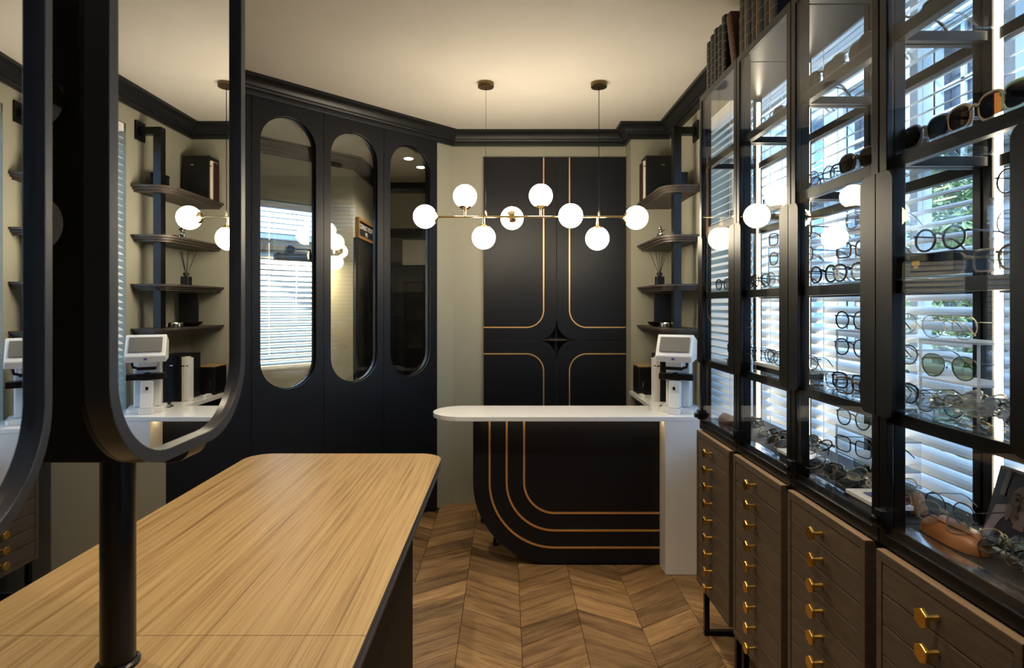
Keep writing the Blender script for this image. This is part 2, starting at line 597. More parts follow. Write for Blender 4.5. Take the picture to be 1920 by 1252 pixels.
# partition: four tall charcoal panels, three with arched glass
PANE = 0.048   # the panes sit very slightly askew in their rebates
edges = [0.157, 0.599, 1.023, 1.45, SEND]
for i in range(4):
    a, b = edges[i] + 0.0015, edges[i + 1] - 0.0015
    hole = [stadium((a + b) / 2 + (0.006 if i == 0 else 0), 0.962, 2.535, 0.165)] if i < 3 else []
    d = struct('door_%d' % (i + 1), prism([(a, 0.004), (b, 0.004), (b, 2.604), (a, 2.604)], hole, -0.045, 0.012, wallmap), 'dark')
    if i < 3:
        c = (a + b) / 2 + (0.006 if i == 0 else 0)
        gm = lambda u, v, w, c=c: wallmap(u, v, w + (u - c) * PANE)
        obj('glass_pane', prism(stadium(c, 0.964, 2.533, 0.163), [], -0.026, -0.021, gm), 'doorglass', d)
        obj('glazing_bead', prism(stadium(c, 0.9625, 2.5345, 0.1645), [stadium(c, 0.967, 2.530, 0.160)], -0.016, -0.008, wallmap), 'blackmetal', d)

# consulting room behind the partition
R1 = Vector((-1.32, 4.945, 0)); D1 = DW; N1 = NW
def w1map(u, v, w):
    p = R1 + D1 * u + N1 * w
    return (p.x, p.y, v)
CW = [(0.30, 0.95), (1.30, 0.95), (1.30, 2.26), (0.30, 2.26)]
struct('wall_consult', prism([(0, 0), (1.86, 0), (1.86, CZ), (0, CZ)], [CW], -0.1, 0, w1map), 'wall')
struct('wall_consult_side', box(-1.42, -1.32, 4.945, 6.0, 0, CZ), 'wall')
struct('wall_consult_far', box(-1.42, -0.1, 6.0, 6.1, 0, CZ), 'wall')
struct('wall_consult_right', box(-0.2, -0.1, YB + T, 6.0, 0, CZ), 'wall')
crown([(-2.6, 3.665), (-1.32, 4.945), (-1.32, 6.0), (-0.2, 6.0)], 'trim_2', 1)

# ------------------------------------------------------------------ window: frames, blind, outside
w = tag(thing('window_1', None, None, (1.3, 1.5, WZ0)), None, None, None, 'structure')
for y in (WY0 + .02, 0.55, 1.49, 1.84, 2.56, WY1 - .02):
    obj('mullion', box(1.30, 1.345, y - 0.018, y + 0.018, WZ0, WZ1), 'whitepaint', w)
for z in (WZ0 + .015, WZ1 - .015):
    obj('window_rail', box(1.30, 1.345, WY0, WY1, z - 0.015, z + 0.015), 'whitepaint', w)
obj('window_pane', box(1.325, 1.329, WY0, WY1, WZ0, WZ1), 'glass', w)
obj('window_sill', box(1.14, 1.36, WY0, WY1, WZ0 - 0.02, WZ0 + 0.004), 'whitepaint', w)

def blind(name, label, mapf, u0, u1, z0, z1, pitch, wid, tilt, cords, tapes=()):
    """horizontal slats: mapf(u along, v up, w outward)."""
    b = thing(name, label, 'blind', mapf((u0 + u1) / 2, z0, 0))
    prof = []
    n = 4
    for i in range(n + 1):
        s = (i / n - 0.5) * wid
        h = 0.0035 * (1 - (2 * i / n - 1) ** 2)
        prof.append((s * math.cos(tilt) - h * math.sin(tilt), s * math.sin(tilt) + h * math.cos(tilt)))
    z = z0 + 0.03
    first = None
    while z < z1 - 0.04:
        if first is None:
            V, Fc = [], []
            for u in (u0, u1):
                for t in (0, 0.0022):
                    for (s, h) in prof:
                        V.append(mapf(u, z + h + t, s))
            k = n + 1
            for e in (0, k):
                for i in range(n):
                    Fc.append((e + i, e + i + 1, 2 * k + e + i + 1, 2 * k + e + i))
            Fc += [(0, k, 3 * k, 2 * k), (k - 1, 2 * k - 1, 4 * k - 1, 3 * k - 1)]
            for e in (0, 2 * k):
                Fc.append(tuple(list(range(e, e + k)) + list(range(e + 2 * k - 1, e + k - 1, -1))))
            first = obj('slat', (V, Fc), 'slat', b); zf = z
        else:
            c = first.copy(); COL.objects.link(c); c.location.z = z - zf
        z += pitch
    obj('head_rail', prism([(u0, z1 - 0.045), (u1, z1 - 0.045), (u1, z1), (u0, z1)], [], -0.025, 0.025, mapf), 'slat', b)
    obj('bottom_rail', prism([(u0, z0), (u1, z0), (u1, z0 + 0.018), (u0, z0 + 0.018)], [], -0.02, 0.02, mapf), 'slat', b)
    for u in tapes:
        obj('ladder_tape', prism([(u - .016, z0), (u + .016, z0), (u + .016, z1), (u - .016, z1)], [], -.0285, -.0275, mapf), 'slat', b)
    for u in cords:
        obj('ladder_cord', tube([mapf(u, z0, 0.026), mapf(u, z1, 0.026)], 0.0016, 5), 'slat', b)
        obj('ladder_cord', tube([mapf(u, z0, -0.026), mapf(u, z1, -0.026)], 0.0016, 5), 'slat', b)
    return b
rmap = lambda u, v, w: (1.170 + w, u, v)
TILT = math.radians(25)
blind('window_blind', 'white slatted venetian blind in the shop window behind the nearest cabinets', rmap, WY0 + .02, 1.845, WZ0 + 0.01, WZ1 - 0.005, 0.0395, 0.05, TILT, (0.9, 1.655), (1.375, 0.6))
blind('window_blind', 'white slatted venetian blind in the shop window behind the far cabinets', rmap, 1.855, WY1 - .012, WZ0 + 0.01, WZ1 - 0.005, 0.0395, 0.05, TILT, (2.08, 2.5, 2.95))
c1 = lambda u, v, w: w1map(u, v, -w - 0.035)
blind('window_blind', 'pale venetian blind over the upper consulting room window behind the arched glass', c1, 0.31, 1.29, 1.93, 2.25, 0.042, 0.05, 0.2, (0.50, 0.9))
blind('window_blind', 'pale venetian blind over the lower consulting room window below the picture lamp', c1, 0.31, 1.29, 0.955, 1.92, 0.042, 0.05, 0.72, (0.50, 0.9))

gr = struct('ground', box(1.45, 30, -12, 40, -0.4, -0.3), 'pave')
struct('ground_side', box(-30, -1.6, 4.4, 40, -0.4, -0.3), 'pave')
# the white building across the way
FX = 4.6
bd = thing('neighbour_building', 'bright white building with dark mullioned windows seen through the blinds', 'building', (FX, 8, -0.3))
wins = [(2.2, 1.0, 1.1, 3.0, 1), (4.35, 0.75, 3.1, 4.2, 1), (5.9, 0.62, 1.2, 4.4, 2), (7.35, 0.9, 0.9, 4.3, 2), (8.55, 0.55, 1.0, 4.2, 1), (10.9, 1.15, 0.8, 4.2, 2), (13.4, 1.1, 0.8, 4.2, 2), (16.2, 1.3, 0.8, 4.2, 2)]
obj('wall', prism([(-6, -0.3), (24, -0.3), (24, 7.5), (-6, 7.5)], [[(y - w_ / 2, a), (y + w_ / 2, a), (y + w_ / 2, b), (y - w_ / 2, b)] for y, w_, a, b, k in wins], FX, FX + 0.3, 'YZ'), 'facade', bd)
for y, w_, a, b, k in wins:
    wf = obj('window', prism([(y - w_ / 2 - .07, a - .07), (y + w_ / 2 + .07, a - .07), (y + w_ / 2 + .07, b + .07), (y - w_ / 2 - .07, b + .07)],
                             [[(y - w_ / 2, a), (y + w_ / 2, a), (y + w_ / 2, b), (y - w_ / 2, b)]], FX - 0.05, FX + 0.02, 'YZ'), 'whitepaint', bd)
    nr = max(1, int(round((b - a) / 0.62))) if k == 2 else 1
    nc = 2 if k == 2 else 1
    for i in range(nc):
        for j in range(nr):
            y0 = y - w_ / 2 + w_ * i / nc + .02; y1 = y - w_ / 2 + w_ * (i + 1) / nc - .02
            z0 = a + (b - a) * j / nr + .02; z1 = a + (b - a) * (j + 1) / nr - .02
            obj('pane', box(FX + 0.10, FX + 0.12, y0, y1, z0, z1), 'darkpane' if k == 2 else 'bluepane', wf)
    if nr > 1 or nc > 1:
        gs = [box(FX + 0.07, FX + 0.14, y - .025, y + .025, a, b)] + [box(FX + 0.07, FX + 0.14, y - w_ / 2, y + w_ / 2, a + (b - a) * j / nr - .025, a + (b - a) * j / nr + .025) for j in range(1, nr)]
        obj('glazing_bar', join(*gs), 'whitepaint', wf)
for z in [0.1 + 0.42 * i for i in range(17)]:
    obj('string_course', box(FX - 0.012, FX + 0.01, -6, 24, z, z + 0.02), 'facade', bd)

gw = thing('added_dimming_wall', 'added grey wall dimming the outdoors behind the consulting room blind', 'wall', w1map(.8, -.3, -2.6))  # added wall, hides bright sky behind the consulting room blind
obj('render_face', prism([(-3, -.3), (4, -.3), (4, 2.25), (-3, 2.25)], [], -2.75, -2.6, w1map), mat('grey_render', (0.09, 0.10, 0.095), 0.8, vary=.15, vscale=3), gw)
obj('coping', prism([(-3, 2.25), (4, 2.25), (4, 2.33), (-3, 2.33)], [], -2.8, -2.55, w1map), 'pave', gw)
def leaves(n, region, size, seed):
    rr = random.Random(seed)
    V, Fc = [], []
    while len(Fc) < n:
        p = Vector([rr.uniform(a, b) for a, b in region])
        c = Vector([(a + b) / 2 for a, b in region]); h = [(b - a) / 2 for a, b in region]
        q = [(p[i] - c[i]) / h[i] for i in range(3)]
        if sum(abs(x) ** 3 for x in q) > 1 + 0.25 * rr.random(): continue
        d = Vector((rr.gauss(0, 1), rr.gauss(0, 1), rr.gauss(0, .8))).normalized()
        s = d.cross(Vector((rr.gauss(0, 1), rr.gauss(0, 1), rr.gauss(0, 1)))).normalized()
        L = size * rr.uniform(.6, 1.3); W = L * 0.36
        nn = d.cross(s)
        i = len(V)
        V += [tuple(p), tuple(p + d * L * .5 + s * W * .5 + nn * L * .08), tuple(p + d * L), tuple(p + d * L * .5 - s * W * .5 + nn * L * .08)]
        Fc.append((i, i + 1, i + 2, i + 3))
    return V, Fc
def shrub(label, region, n, size, seed, m, cat='shrub', nm='garden_shrub'):
    s = thing(nm, label, cat, ((region[0][0] + region[0][1]) / 2, (region[1][0] + region[1][1]) / 2, -0.3))
    f = obj('foliage', leaves(n, region, size, seed), m, s); f['kind'] = 'stuff'
    st = []
    rr = random.Random(seed)
    for i in range(5):
        x = rr.uniform(*region[0]); y = rr.uniform(*region[1])
        x = x * .5 + (region[0][0] + region[0][1]) / 4; y = y * .5 + (region[1][0] + region[1][1]) / 4
        st.append(tube([(x, y, -0.3), (x + rr.uniform(-.1, .1), y + rr.uniform(-.1, .1), region[2][1] * .5), (x + rr.uniform(-.2, .2), y + rr.uniform(-.2, .2), region[2][1] * .85)], [0.02, 0.014, 0.006], 6))
    obj('stems', join(*st), 'darkleather', s)
shrub('tall leafy shrub outside the window behind the nearest cabinet', ((3.02, 3.75), (2.6, 4.75), (0.5, 2.65)), 8000, 0.10, 3, 'leaf2')
shrub('clipped green hedge outside below the nearest cabinet window', ((2.3, 3.0), (-1.0, 4.4), (-0.3, 1.05)), 9000, 0.06, 5, 'leaf', 'hedge', 'garden_hedge')
shrub('green shrub outside the consulting room window', ((-3.4, -2.5), (4.9, 5.9), (-0.3, 1.35)), 3000, 0.08, 9, 'leaf')

# ------------------------------------------------------------------ oak display table
HT = EYE - 0.66
tb = thing('display_table', 'long oak-topped display table with rounded corners and charcoal base', 'table', (-0.70, 1.2, 0))
TX0, TX1, TY0, TY1 = -1.127, -0.281, -0.45, 2.556
SEAM = 1.15
far = rrect(TX0, TX1, SEAM + .0006, TY1, 0.10, 10, (0, 0, 1, 1))
near = rrect(TX0, TX1, TY0, SEAM - .0006, 0.10, 10, (1, 1, 0, 0))
for nm, ol in (('tabletop_board', far), ('tabletop_board', near)):
    obj(nm, prism(ol, [], HT - 0.004, HT), 'oak', tb, bevel=0.001)
for k_ in range(3):   # layered ply edge
    i_ = .0005 + .0012 * (k_ % 2)
    obj('edge_layer', prism(rrect(TX0 + i_, TX1 - i_, TY0 + i_, TY1 - i_, 0.0995, 12), [], HT - 0.042 + .0126 * k_, HT - 0.0296 + .0126 * k_ - (.0002 if k_ == 2 else 0)), 'edge', tb, smooth=0.6)
obj('pedestal', prism(rrect(-1.03, -0.372, 0.05, 2.40, 0.13, 10), [], 0.001, HT - 0.0425), 'pedestal', tb, smooth=0.6)

# ------------------------------------------------------------------ standing mirror on the table
PX, PY = -0.713, 1.057
mr = thing('table_mirror', 'tall charcoal mirror stand with two rounded mirror boards on a black pole', 'mirror', (PX, PY, HT))
obj('base_plate', lathe([(0.036, HT), (0.036, HT + .006), (0.030, HT + .009), (0.030, HT + .011)], 28, (PX, PY, 0)), 'blackmetal', mr, smooth=0.6)
obj('pole', lathe([(0.0285, HT + .012), (0.0285, 1.20)], 28, (PX, PY, 0)), 'blackmetal', mr, smooth=0.6)
ZB0, ZB1 = 1.168, 2.42
obj('back_panel', prism(rrect(-0.93, -0.565, ZB0, ZB1, 0.03, 5), [], PY - 0.03, PY + 0.03, 'XZ'), 'dark', mr, bevel=0.006)
for k in range(1, 5):
    zc = 1.45 + (571 - (420 - 230 * (k - 1))) * (PY - .03) / F
    if zc < ZB1 - .05:
        rm = obj('round_mirror', lathe([(0.049, 0), (0.049, 0.004)], 32, (-0.836, PY - 0.0345, zc), 'Y'), 'mirror', mr, smooth=0.6)
def mirror_board(ycen, half, x_front, rot, zb, zt, rad, origin, rw=.018):
    """rounded board in a plane facing +X, turned by rot about its vertical axis."""
    R = Matrix.Translation(Vector(origin)) @ Matrix.Rotation(rot, 4, 'Z') @ Matrix.Translation(-Vector(origin))
    out = rrect(ycen - half, ycen + half, zb, zt, rad, 14)
    inn = rrect(ycen - half + rw, ycen + half - rw, zb + rw, zt - rw, rad - rw * .8, 14)
    f = obj('mirror_frame', xf(prism(out, [inn], x_front - 0.034, x_front, 'YZ'), R), 'rim', mr, bevel=0.004, smooth=0.5)
    back = xf(prism(out, [], x_front - 0.040, x_front - 0.0345, 'YZ'), R)
    obj('backing', back, 'dark', f)
    obj('mirror_glass', xf(prism(inn, [], x_front - 0.032, x_front - 0.012, 'YZ'), R), 'mirror', f)
mirror_board((0.754 + 1.146) / 2, (1.146 - 0.754) / 2, -0.520, 0.0, 1.211, 2.40, 0.135, (-0.53, 0.97, 0))
mirror_board(0.433, 0.215, -0.513, math.radians(5.0), 1.205, 2.40, 0.135, (-0.525, 0.665, 0), .012)

# ------------------------------------------------------------------ reception counter
CTZ = 0.849
rc = thing('reception_counter', 'charcoal reception counter with three gold inlaid lines and white quartz top', 'counter', (0.3, 3.26, 0))
CF, CB = 3.089, 3.43
top = []
rr_ = (CB - CF) / 2
for i in range(19):
    a = PI / 2 + PI * i / 18
    top.append((-0.245 + rr_ * math.cos(a), (CF + CB) / 2 + rr_ * math.sin(a)))
top += [(XR - .003, CF), (XR - .003, YN - .003), (0.856, YN - .003), (0.856, CB)]
obj('countertop', prism(top, [], CTZ - 0.026, CTZ), 'quartz', rc, bevel=0.003)
obj('end_leg', box(0.852, XR - .003, CF + .0005, CB - .0005, 0.001, CTZ - .0265), 'quartz', rc, bevel=0.002)
obj('return_base', box(0.90, XR - .004, CB + .001, YN - .004, 0.001, CTZ - .0265), 'dark', rc)
pan = [(0.851, 0.012), (0.851, CTZ - .027), (-0.187, CTZ - .027)]
cc = (0.267, 0.462)
def quarter(r, n=18):
    return [(cc[0] - r * math.cos(.5 * PI * i / n), cc[1] - r * math.sin(.5 * PI * i / n)) for i in range(n + 1)]
pan += [(cc[0] - .454, cc[1])] + quarter(.454)[1:-1] + [(cc[0], 0.012)]
PFY = 3.205
obj('front_panel', prism(pan, [], PFY, PFY + 0.04, 'XZ'), 'dark', rc, bevel=0.0015)
for r in (0.362, 0.267, 0.170):
    w_ = 0.0055
    outl = [(cc[0] - r - w_, CTZ - .0275)] + quarter(r + w_) + [(0.8505, cc[1] - r - w_), (0.8505, cc[1] - r + w_)] + quarter(r - w_)[::-1] + [(cc[0] - r + w_, CTZ - .0275)]
    obj('gold_inlay', prism(outl, [], PFY - 0.004, PFY - .0002, 'XZ'), 'gold', rc)
obj('led_profile', box(-0.16, 0.845, 3.135, 3.143, CTZ - .0325, CTZ - .0265), 'ledwarm', rc)
# swivel chair half hidden behind it
CHX, CHY = 0.135, 3.72
ch = thing('swivel_chair', 'black five-star swivel chair tucked behind the reception counter', 'chair', (CHX, CHY, 0))
for k in range(5):
    a = math.radians(158 + 72 * k)
    tip = (CHX + .32 * math.cos(a), CHY + .32 * math.sin(a))
    lg = obj('star_leg', tube([(CHX, CHY, 0.10), (tip[0], tip[1], 0.062)], [0.02, 0.013], 8), 'black', ch, smooth=0.8)
    obj('caster', join(lathe([(0.024, -0.01), (0.024, 0.01)], 14, (tip[0], tip[1], 0.026), 'X'), tube([(tip[0], tip[1], 0.03), (tip[0], tip[1], 0.065)], 0.006, 6)), 'black', lg)
obj('gas_lift', lathe([(0.025, 0.09), (0.025, 0.28), (0.016, 0.28), (0.016, 0.43)], 16, (CHX, CHY, 0)), 'blackmetal', ch, smooth=0.6)
obj('seat', prism(rrect(CHX - .2, CHX + .2, CHY - .16, CHY + .2, 0.08, 6), [], 0.43, 0.49), 'darkleather', ch, bevel=0.015)
obj('backrest', prism(rrect(CHX - .18, CHX + .18, 0.52, 0.70, 0.07, 6), [], CHY + .21, CHY + .25, 'XZ'), 'darkleather', ch, bevel=0.012)
obj('back_strut', tube([(CHX, CHY + .04, 0.425), (CHX, CHY + .24, 0.425), (CHX, CHY + .265, 0.60)], 0.012, 8), 'blackmetal', ch, smooth=0.8)

# ------------------------------------------------------------------ charcoal wall cabinet with gold lines
bx0, bx1, bz1 = -0.167, 0.866, 2.52
bcx, bcz = 0.3625, 1.193
wc = thing('wall_cabinet', 'tall charcoal wall cabinet with four doors and curved gold lines', 'cabinet', (bcx, YB, 0.02))
RA = 0.135
def arc(cx, cz, r, a0, a1, n=12):
    return [(cx + r * math.cos(a0 + (a1 - a0) * i / n), cz + r * math.sin(a0 + (a1 - a0) * i / n)) for i in range(n + 1)]
g_ = 0.0022
DF = YB - 0.024
for sx in (-1, 1):
    for sz in (1, -1):
        xe = bx0 if sx < 0 else bx1
        ze = bz1 if sz > 0 else 0.02
        xi, zi = bcx + sx * g_, bcz + sz * g_
        # rounded inner corner leaves a four-pointed star between the doors
        if (sx, sz) == (-1, 1): cr = arc(xi - RA, zi + RA, RA, -PI / 2, 0)
        elif (sx, sz) == (1, 1): cr = arc(xi + RA, zi + RA, RA, PI, 1.5 * PI)[::1]
        elif (sx, sz) == (-1, -1): cr = arc(xi - RA, zi - RA, RA, PI / 2, 0)
        else: cr = arc(xi + RA, zi - RA, RA, PI, PI / 2)
        if (sx, sz) == (1, 1): cr = cr[::-1]
        if (sx, sz) == (1, -1): cr = cr[::-1]
        # cr now runs from the horizontal edge to the vertical edge
        ol = [(xe, zi)] + cr + [(xi, ze), (xe, ze)]
        dd = obj('door', prism(ol, [], DF, YB - 0.003, 'XZ'), 'dark', wc, bevel=0.001)
        off = 0.094; rg = 0.125; hw = 0.0045
        xg, zg = bcx + sx * off, bcz + sz * (off + (0.006 if sz < 0 else -0.002))
        cx, cz = xg + sx * rg, zg + sz * rg
        def ln(rad, xo):
            pts = []
            for i in range(13):
                a = .5 * PI * i / 12
                pts.append((cx - sx * rad * math.sin(a), cz - sz * rad * math.cos(a)))
            return pts
        o1 = [(xe, cz - sz * (rg + hw))] + ln(rg + hw, 0) + [(cx - sx * (rg + hw), ze)]
        o2 = [(xe, cz - sz * (rg - hw))] + ln(rg - hw, 0) + [(cx - sx * (rg - hw), ze)]
        obj('gold_line', prism(o1 + o2[::-1], [], DF - 0.003, DF - .0002, 'XZ'), 'gold', dd)
obj('recess_shelf', box(bcx - .136, bcx + .136, YB + 0.006, YB + 0.094, bcz - .007, bcz + .007), 'shelfwood', wc)
obj('recess_divider', join(box(bcx - .007, bcx + .007, YB + .03, YB + .094, bcz + .0072, bcz + .136), box(bcx - .007, bcx + .007, YB + .03, YB + .094, bcz - .136, bcz - .0072)), 'dark', wc)
obj('recess_lining', join(box(bcx - .139, bcx + .139, YB + .0945, YB + .099, bcz - .139, bcz + .139), box(bcx - .139, bcx - .1365, YB + .001, YB + .0943, bcz - .139, bcz + .139), box(bcx + .1365, bcx + .139, YB + .001, YB + .0943, bcz - .139, bcz + .139),
    box(bcx - .1362, bcx + .1362, YB + .001, YB + .0943, bcz + .1365, bcz + .139), box(bcx - .1362, bcx + .1362, YB + .001, YB + .0943, bcz - .139, bcz - .1365)), 'black', wc)

# ------------------------------------------------------------------ corner shelf unit
su = thing('corner_shelf_unit', 'black steel post carrying four dark wooden corner shelves beside the wall cabinet', 'shelf unit', (1.02, 3.45, CTZ))
SX, SY = 1.017, 3.452
SZ = [2.155, 1.862, 1.572, 1.309]
obj('post', box(SX - .024, SX + .024, SY - .024, SY + .024, CTZ + 0.012, 2.51), 'blackmetal', su, bevel=0.002)
obj('post_foot', box(SX - .045, SX + .045, SY - .045, SY + .045, CTZ + .0005, CTZ + .0118), 'blackmetal', su, bevel=0.002)
obj('wall_arm', box(SX + .0245, XR - .013, SY - .022, SY + .022, 2.466, 2.51), 'blackmetal', su, bevel=0.002)
obj('wall_flange', box(XR - .0128, XR - .001, SY - .045, SY + .045, 2.43, 2.545), 'blackmetal', su, bevel=0.003)
for z in SZ:
    gs = []
    for k in range(3):
        i = 0.014 * k
        hole = [(SX - .0245, SY - .0245), (SX + .0245, SY - .0245), (SX + .0245, SY + .0245), (SX - .0245, SY + .0245)]
        gs.append(prism(rrect(0.912 + i, XR - .001, 3.372 + i, YN - .001, 0.115 - i, 8, (1, 0, 0, 0)), [hole], z - .013 * (k + 1) + .0003, z - .013 * k))
    obj('shelf', join(*gs), 'shelfwood', su)

def simple(name, label, cat, g, m, bevel=0.0, group=None, smooth=None):
    return tag(obj(name, g, m, None, smooth, bevel), label, cat, group)

# things on the corner shelves
e = 0.001
z = SZ[0] + e
b1 = thing('archive_box', 'tall black archive box on the top corner shelf', 'box', (1.03, 3.92, z))
obj('body', box(0.938, 1.115, 3.87, 4.01, z, z + .292), 'black', b1, bevel=0.003)
obj('label_tab', box(1.04, 1.06, 3.8685, 3.8699, z + .23, z + .236), 'chrome', b1)
obj('lid_line', box(0.937, 1.116, 3.869, 4.011, z + .2922, z + .296), 'darkleather', b1)
def book(name, label, x0, x1, y0, y1, z0, z1, cover, bands=(), spine='Y-', bandmat='brass', group=None, rot=None, pivot=None):
    """upright book with spine towards -Y or -X."""
    c = ((x0 + x1) / 2, (y0 + y1) / 2, z0)
    b = thing(name, label, 'book', c, group)
    t = 0.0035
    if spine == 'X-':
        hw_ = (y1 - y0) / 2; yc_ = (y0 + y1) / 2; bg = .0085
        def arcp(o_, n_=8):
            return [(x0 + bg - (bg + o_) * math.sqrt(max(0, 1 - (q_ * q_))), yc_ + q_ * (hw_ + o_ * .5)) for q_ in [math.sin(PI * (i_ / n_ - .5)) for i_ in range(n_ + 1)]]
        spn = prism(arcp(0) + [(x0 + bg + .003, y1), (x0 + bg + .003, y0)], [], z0, z1)
        cov = join(box(x0 + bg + .003, x1, y0, y0 + t, z0, z1), box(x0 + bg + .003, x1, y1 - t, y1, z0, z1), spn)
        pages = box(x0 + bg + .0035, x1 - .004, y0 + t + .0002, y1 - t - .0002, z0 + .004, z1 - .006)
        bd_ = [prism(arcp(.0014) + arcp(.0002)[::-1], [], z0 + (z1 - z0) * q - .0018, z0 + (z1 - z0) * q + .0018) for q in bands]
    else:
        cov = join(box(x0, x0 + t, y0, y1, z0, z1), box(x1 - t, x1, y0, y1, z0, z1), box(x0 + t, x1 - t, y0, y0 + t, z0, z1))
        pages = box(x0 + t + .0002, x1 - t - .0002, y0 + t + .0002, y1 - .004, z0 + .004, z1 - .006)
        bd_ = [box(x0 + .001, x1 - .001, y0 - .0016, y0 - .0001, z0 + (z1 - z0) * q - .003, z0 + (z1 - z0) * q + .003) for q in bands]
    obj('cover', cov, cover, b, bevel=0.001)
    obj('pages', pages, 'paper', b)
    for q_ in bd_: obj('spine_band', q_, bandmat, b)
    return b
book('book', 'slim white book left of the black archive box on the top shelf', 0.924, 0.937, 3.885, 3.96, z, z + .265, 'paper', (.86,), 'Y-', 'black')
book('book', 'thin dark red book at the left end of the top corner shelf', 0.914, 0.923, 3.90, 3.965, z, z + .255, 'burgundy', (), 'Y-')
simple('storage_box', 'small black box behind the post on the top corner shelf', 'box',
       join(box(1.055, 1.10, 3.50, 3.62, z, z + .085), box(1.053, 1.102, 3.498, 3.622, z + .0852, z + .10)), 'black', 0.002)

z = SZ[1] + e
fg = thing('robot_figurine', 'small silver reclining robot figurine on the second corner shelf', 'figurine', (0.985, 3.60, z))
fx, fy = 0.965, 3.60
obj('torso', join(ball(.016, (fx, fy, z + .030), 14, 8, (1, 1, 1.3)), ball(.013, (fx + .02, fy + .01, z + .015), 14, 8)), 'chrome', fg, smooth=1)
obj('head', join(ball(.014, (fx - .006, fy, z + .062), 14, 8), box(fx - .014, fx + .002, fy - .018, fy + .018, z + .058, z + .064)), 'chrome', fg, smooth=0.6)
obj('arm', tube([(fx - .01, fy - .015, z + .04), (fx - .025, fy - .022, z + .022), (fx - .03, fy - .02, z + .004)], 0.0042, 6), 'chrome', fg, smooth=1)
obj('arm', tube([(fx - .002, fy + .015, z + .042), (fx + .022, fy + .02, z + .055), (fx + .03, fy + .02, z + .062)], 0.0042, 6), 'chrome', fg, smooth=1)
obj('leg', tube([(fx + .02, fy, z + .012), (fx + .045, fy - .008, z + .018), (fx + .075, fy - .012, z + .006)], 0.005, 6), 'chrome', fg, smooth=1)
obj('leg', tube([(fx + .02, fy + .014, z + .012), (fx + .05, fy + .018, z + .012), (fx + .085, fy + .016, z + .006)], 0.005, 6), 'chrome', fg, smooth=1)

z = SZ[2] + e
rd = thing('reed_diffuser', 'black reed diffuser bottle with thin black sticks on the third shelf', 'diffuser', (0.972, 3.66, z))
dx, dy = 0.972, 3.66
obj('bottle', join(prism(rrect(dx - .026, dx + .026, dy - .026, dy + .026, .008, 4), [], z, z + .055), lathe([(.012, z + .055), (.012, z + .062), (.018, z + .062), (.018, z + .08), (.010, z + .08)], 16, (dx, dy, 0))), 'black', rd, bevel=0.002)
for a, b in ((-.062, .01), (-.03, -.02), (.004, .02), (.028, -.01), (.05, .015), (.012, -.025)):
    obj('reed', tube([(dx, dy, z + .06), (dx + a, dy + b, z + .215)], 0.0016, 5), 'black', rd)

z = SZ[3] + e
simple('photo_panel', 'upright black panel standing at the back of the lowest corner shelf', 'panel',
       join(prism(rrect(0.975, 1.10, z + .004, z + .215, .006, 3), [], 3.80, 3.815, 'XZ'), box(1.0, 1.07, 3.79, 3.86, z, z + .0038)), 'black', 0.001)
simple('tin', 'round silver tin on the lowest corner shelf', 'tin',
       lathe([(.050, z), (.055, z + .004), (.055, z + .024), (.052, z + .030), (.03, z + .033), (.002, z + .034)], 32, (1.005, 3.575, 0)), 'chrome', smooth=0.5)
simple('tray', 'small black curved tray beside the silver tin', 'tray',
       lathe([(.022, z), (.05, z + .012), (.062, z + .028), (.060, z + .029), (.048, z + .015), (.002, z + .006)], 24, (0.976, 3.74, 0)), 'black', smooth=0.6)

# things on the counter return
z = CTZ + e
b2 = thing('archive_box', 'tall navy black archive box standing on the counter beside the post', 'box', (1.0, 3.62, z))
obj('body', box(0.955, 1.11, 3.56, 3.80, z, z + .285), 'dark', b2, bevel=0.003)
obj('label_tab', box(1.00, 1.02, 3.5585, 3.5599, z + .22, z + .226), 'chrome', b2)
book('book', 'cream book standing left of the navy archive box on the counter', 0.931, 0.951, 3.57, 3.64, z, z + .275, 'paper', (.8,), 'Y-', 'black')
book('book', 'pale spiral-bound book beside the cream book on the counter', 0.914, 0.929, 3.58, 3.64, z, z + .268, 'white', (.82,), 'Y-', 'black')
sb = thing('speaker_box', 'black cube speaker with a wooden lid on the counter return', 'speaker', (0.95, 3.91, z))
obj('body', box(0.875, 1.0, 3.83, 3.99, z, z + .183), 'black', sb, bevel=0.006)
obj('lid', box(0.873, 1.002, 3.828, 3.992, z + .1832, z + .194), 'oak', sb, bevel=0.003)
obj('handle', tube([(0.905, 3.8285, z + .05), (0.905, 3.820, z + .055), (0.905, 3.820, z + .085), (0.905, 3.8285, z + .09)], 0.003, 6), 'chrome', sb)
simple('card_reader', 'small white card reader in front of the black cube speaker', 'card reader',
       join(prism(rrect(0.862, 0.892, 3.70, 3.77, .006, 3), [], z, z + .018), box(0.866, 0.888, 3.72, 3.76, z + .018, z + .021)), 'white', 0.002)

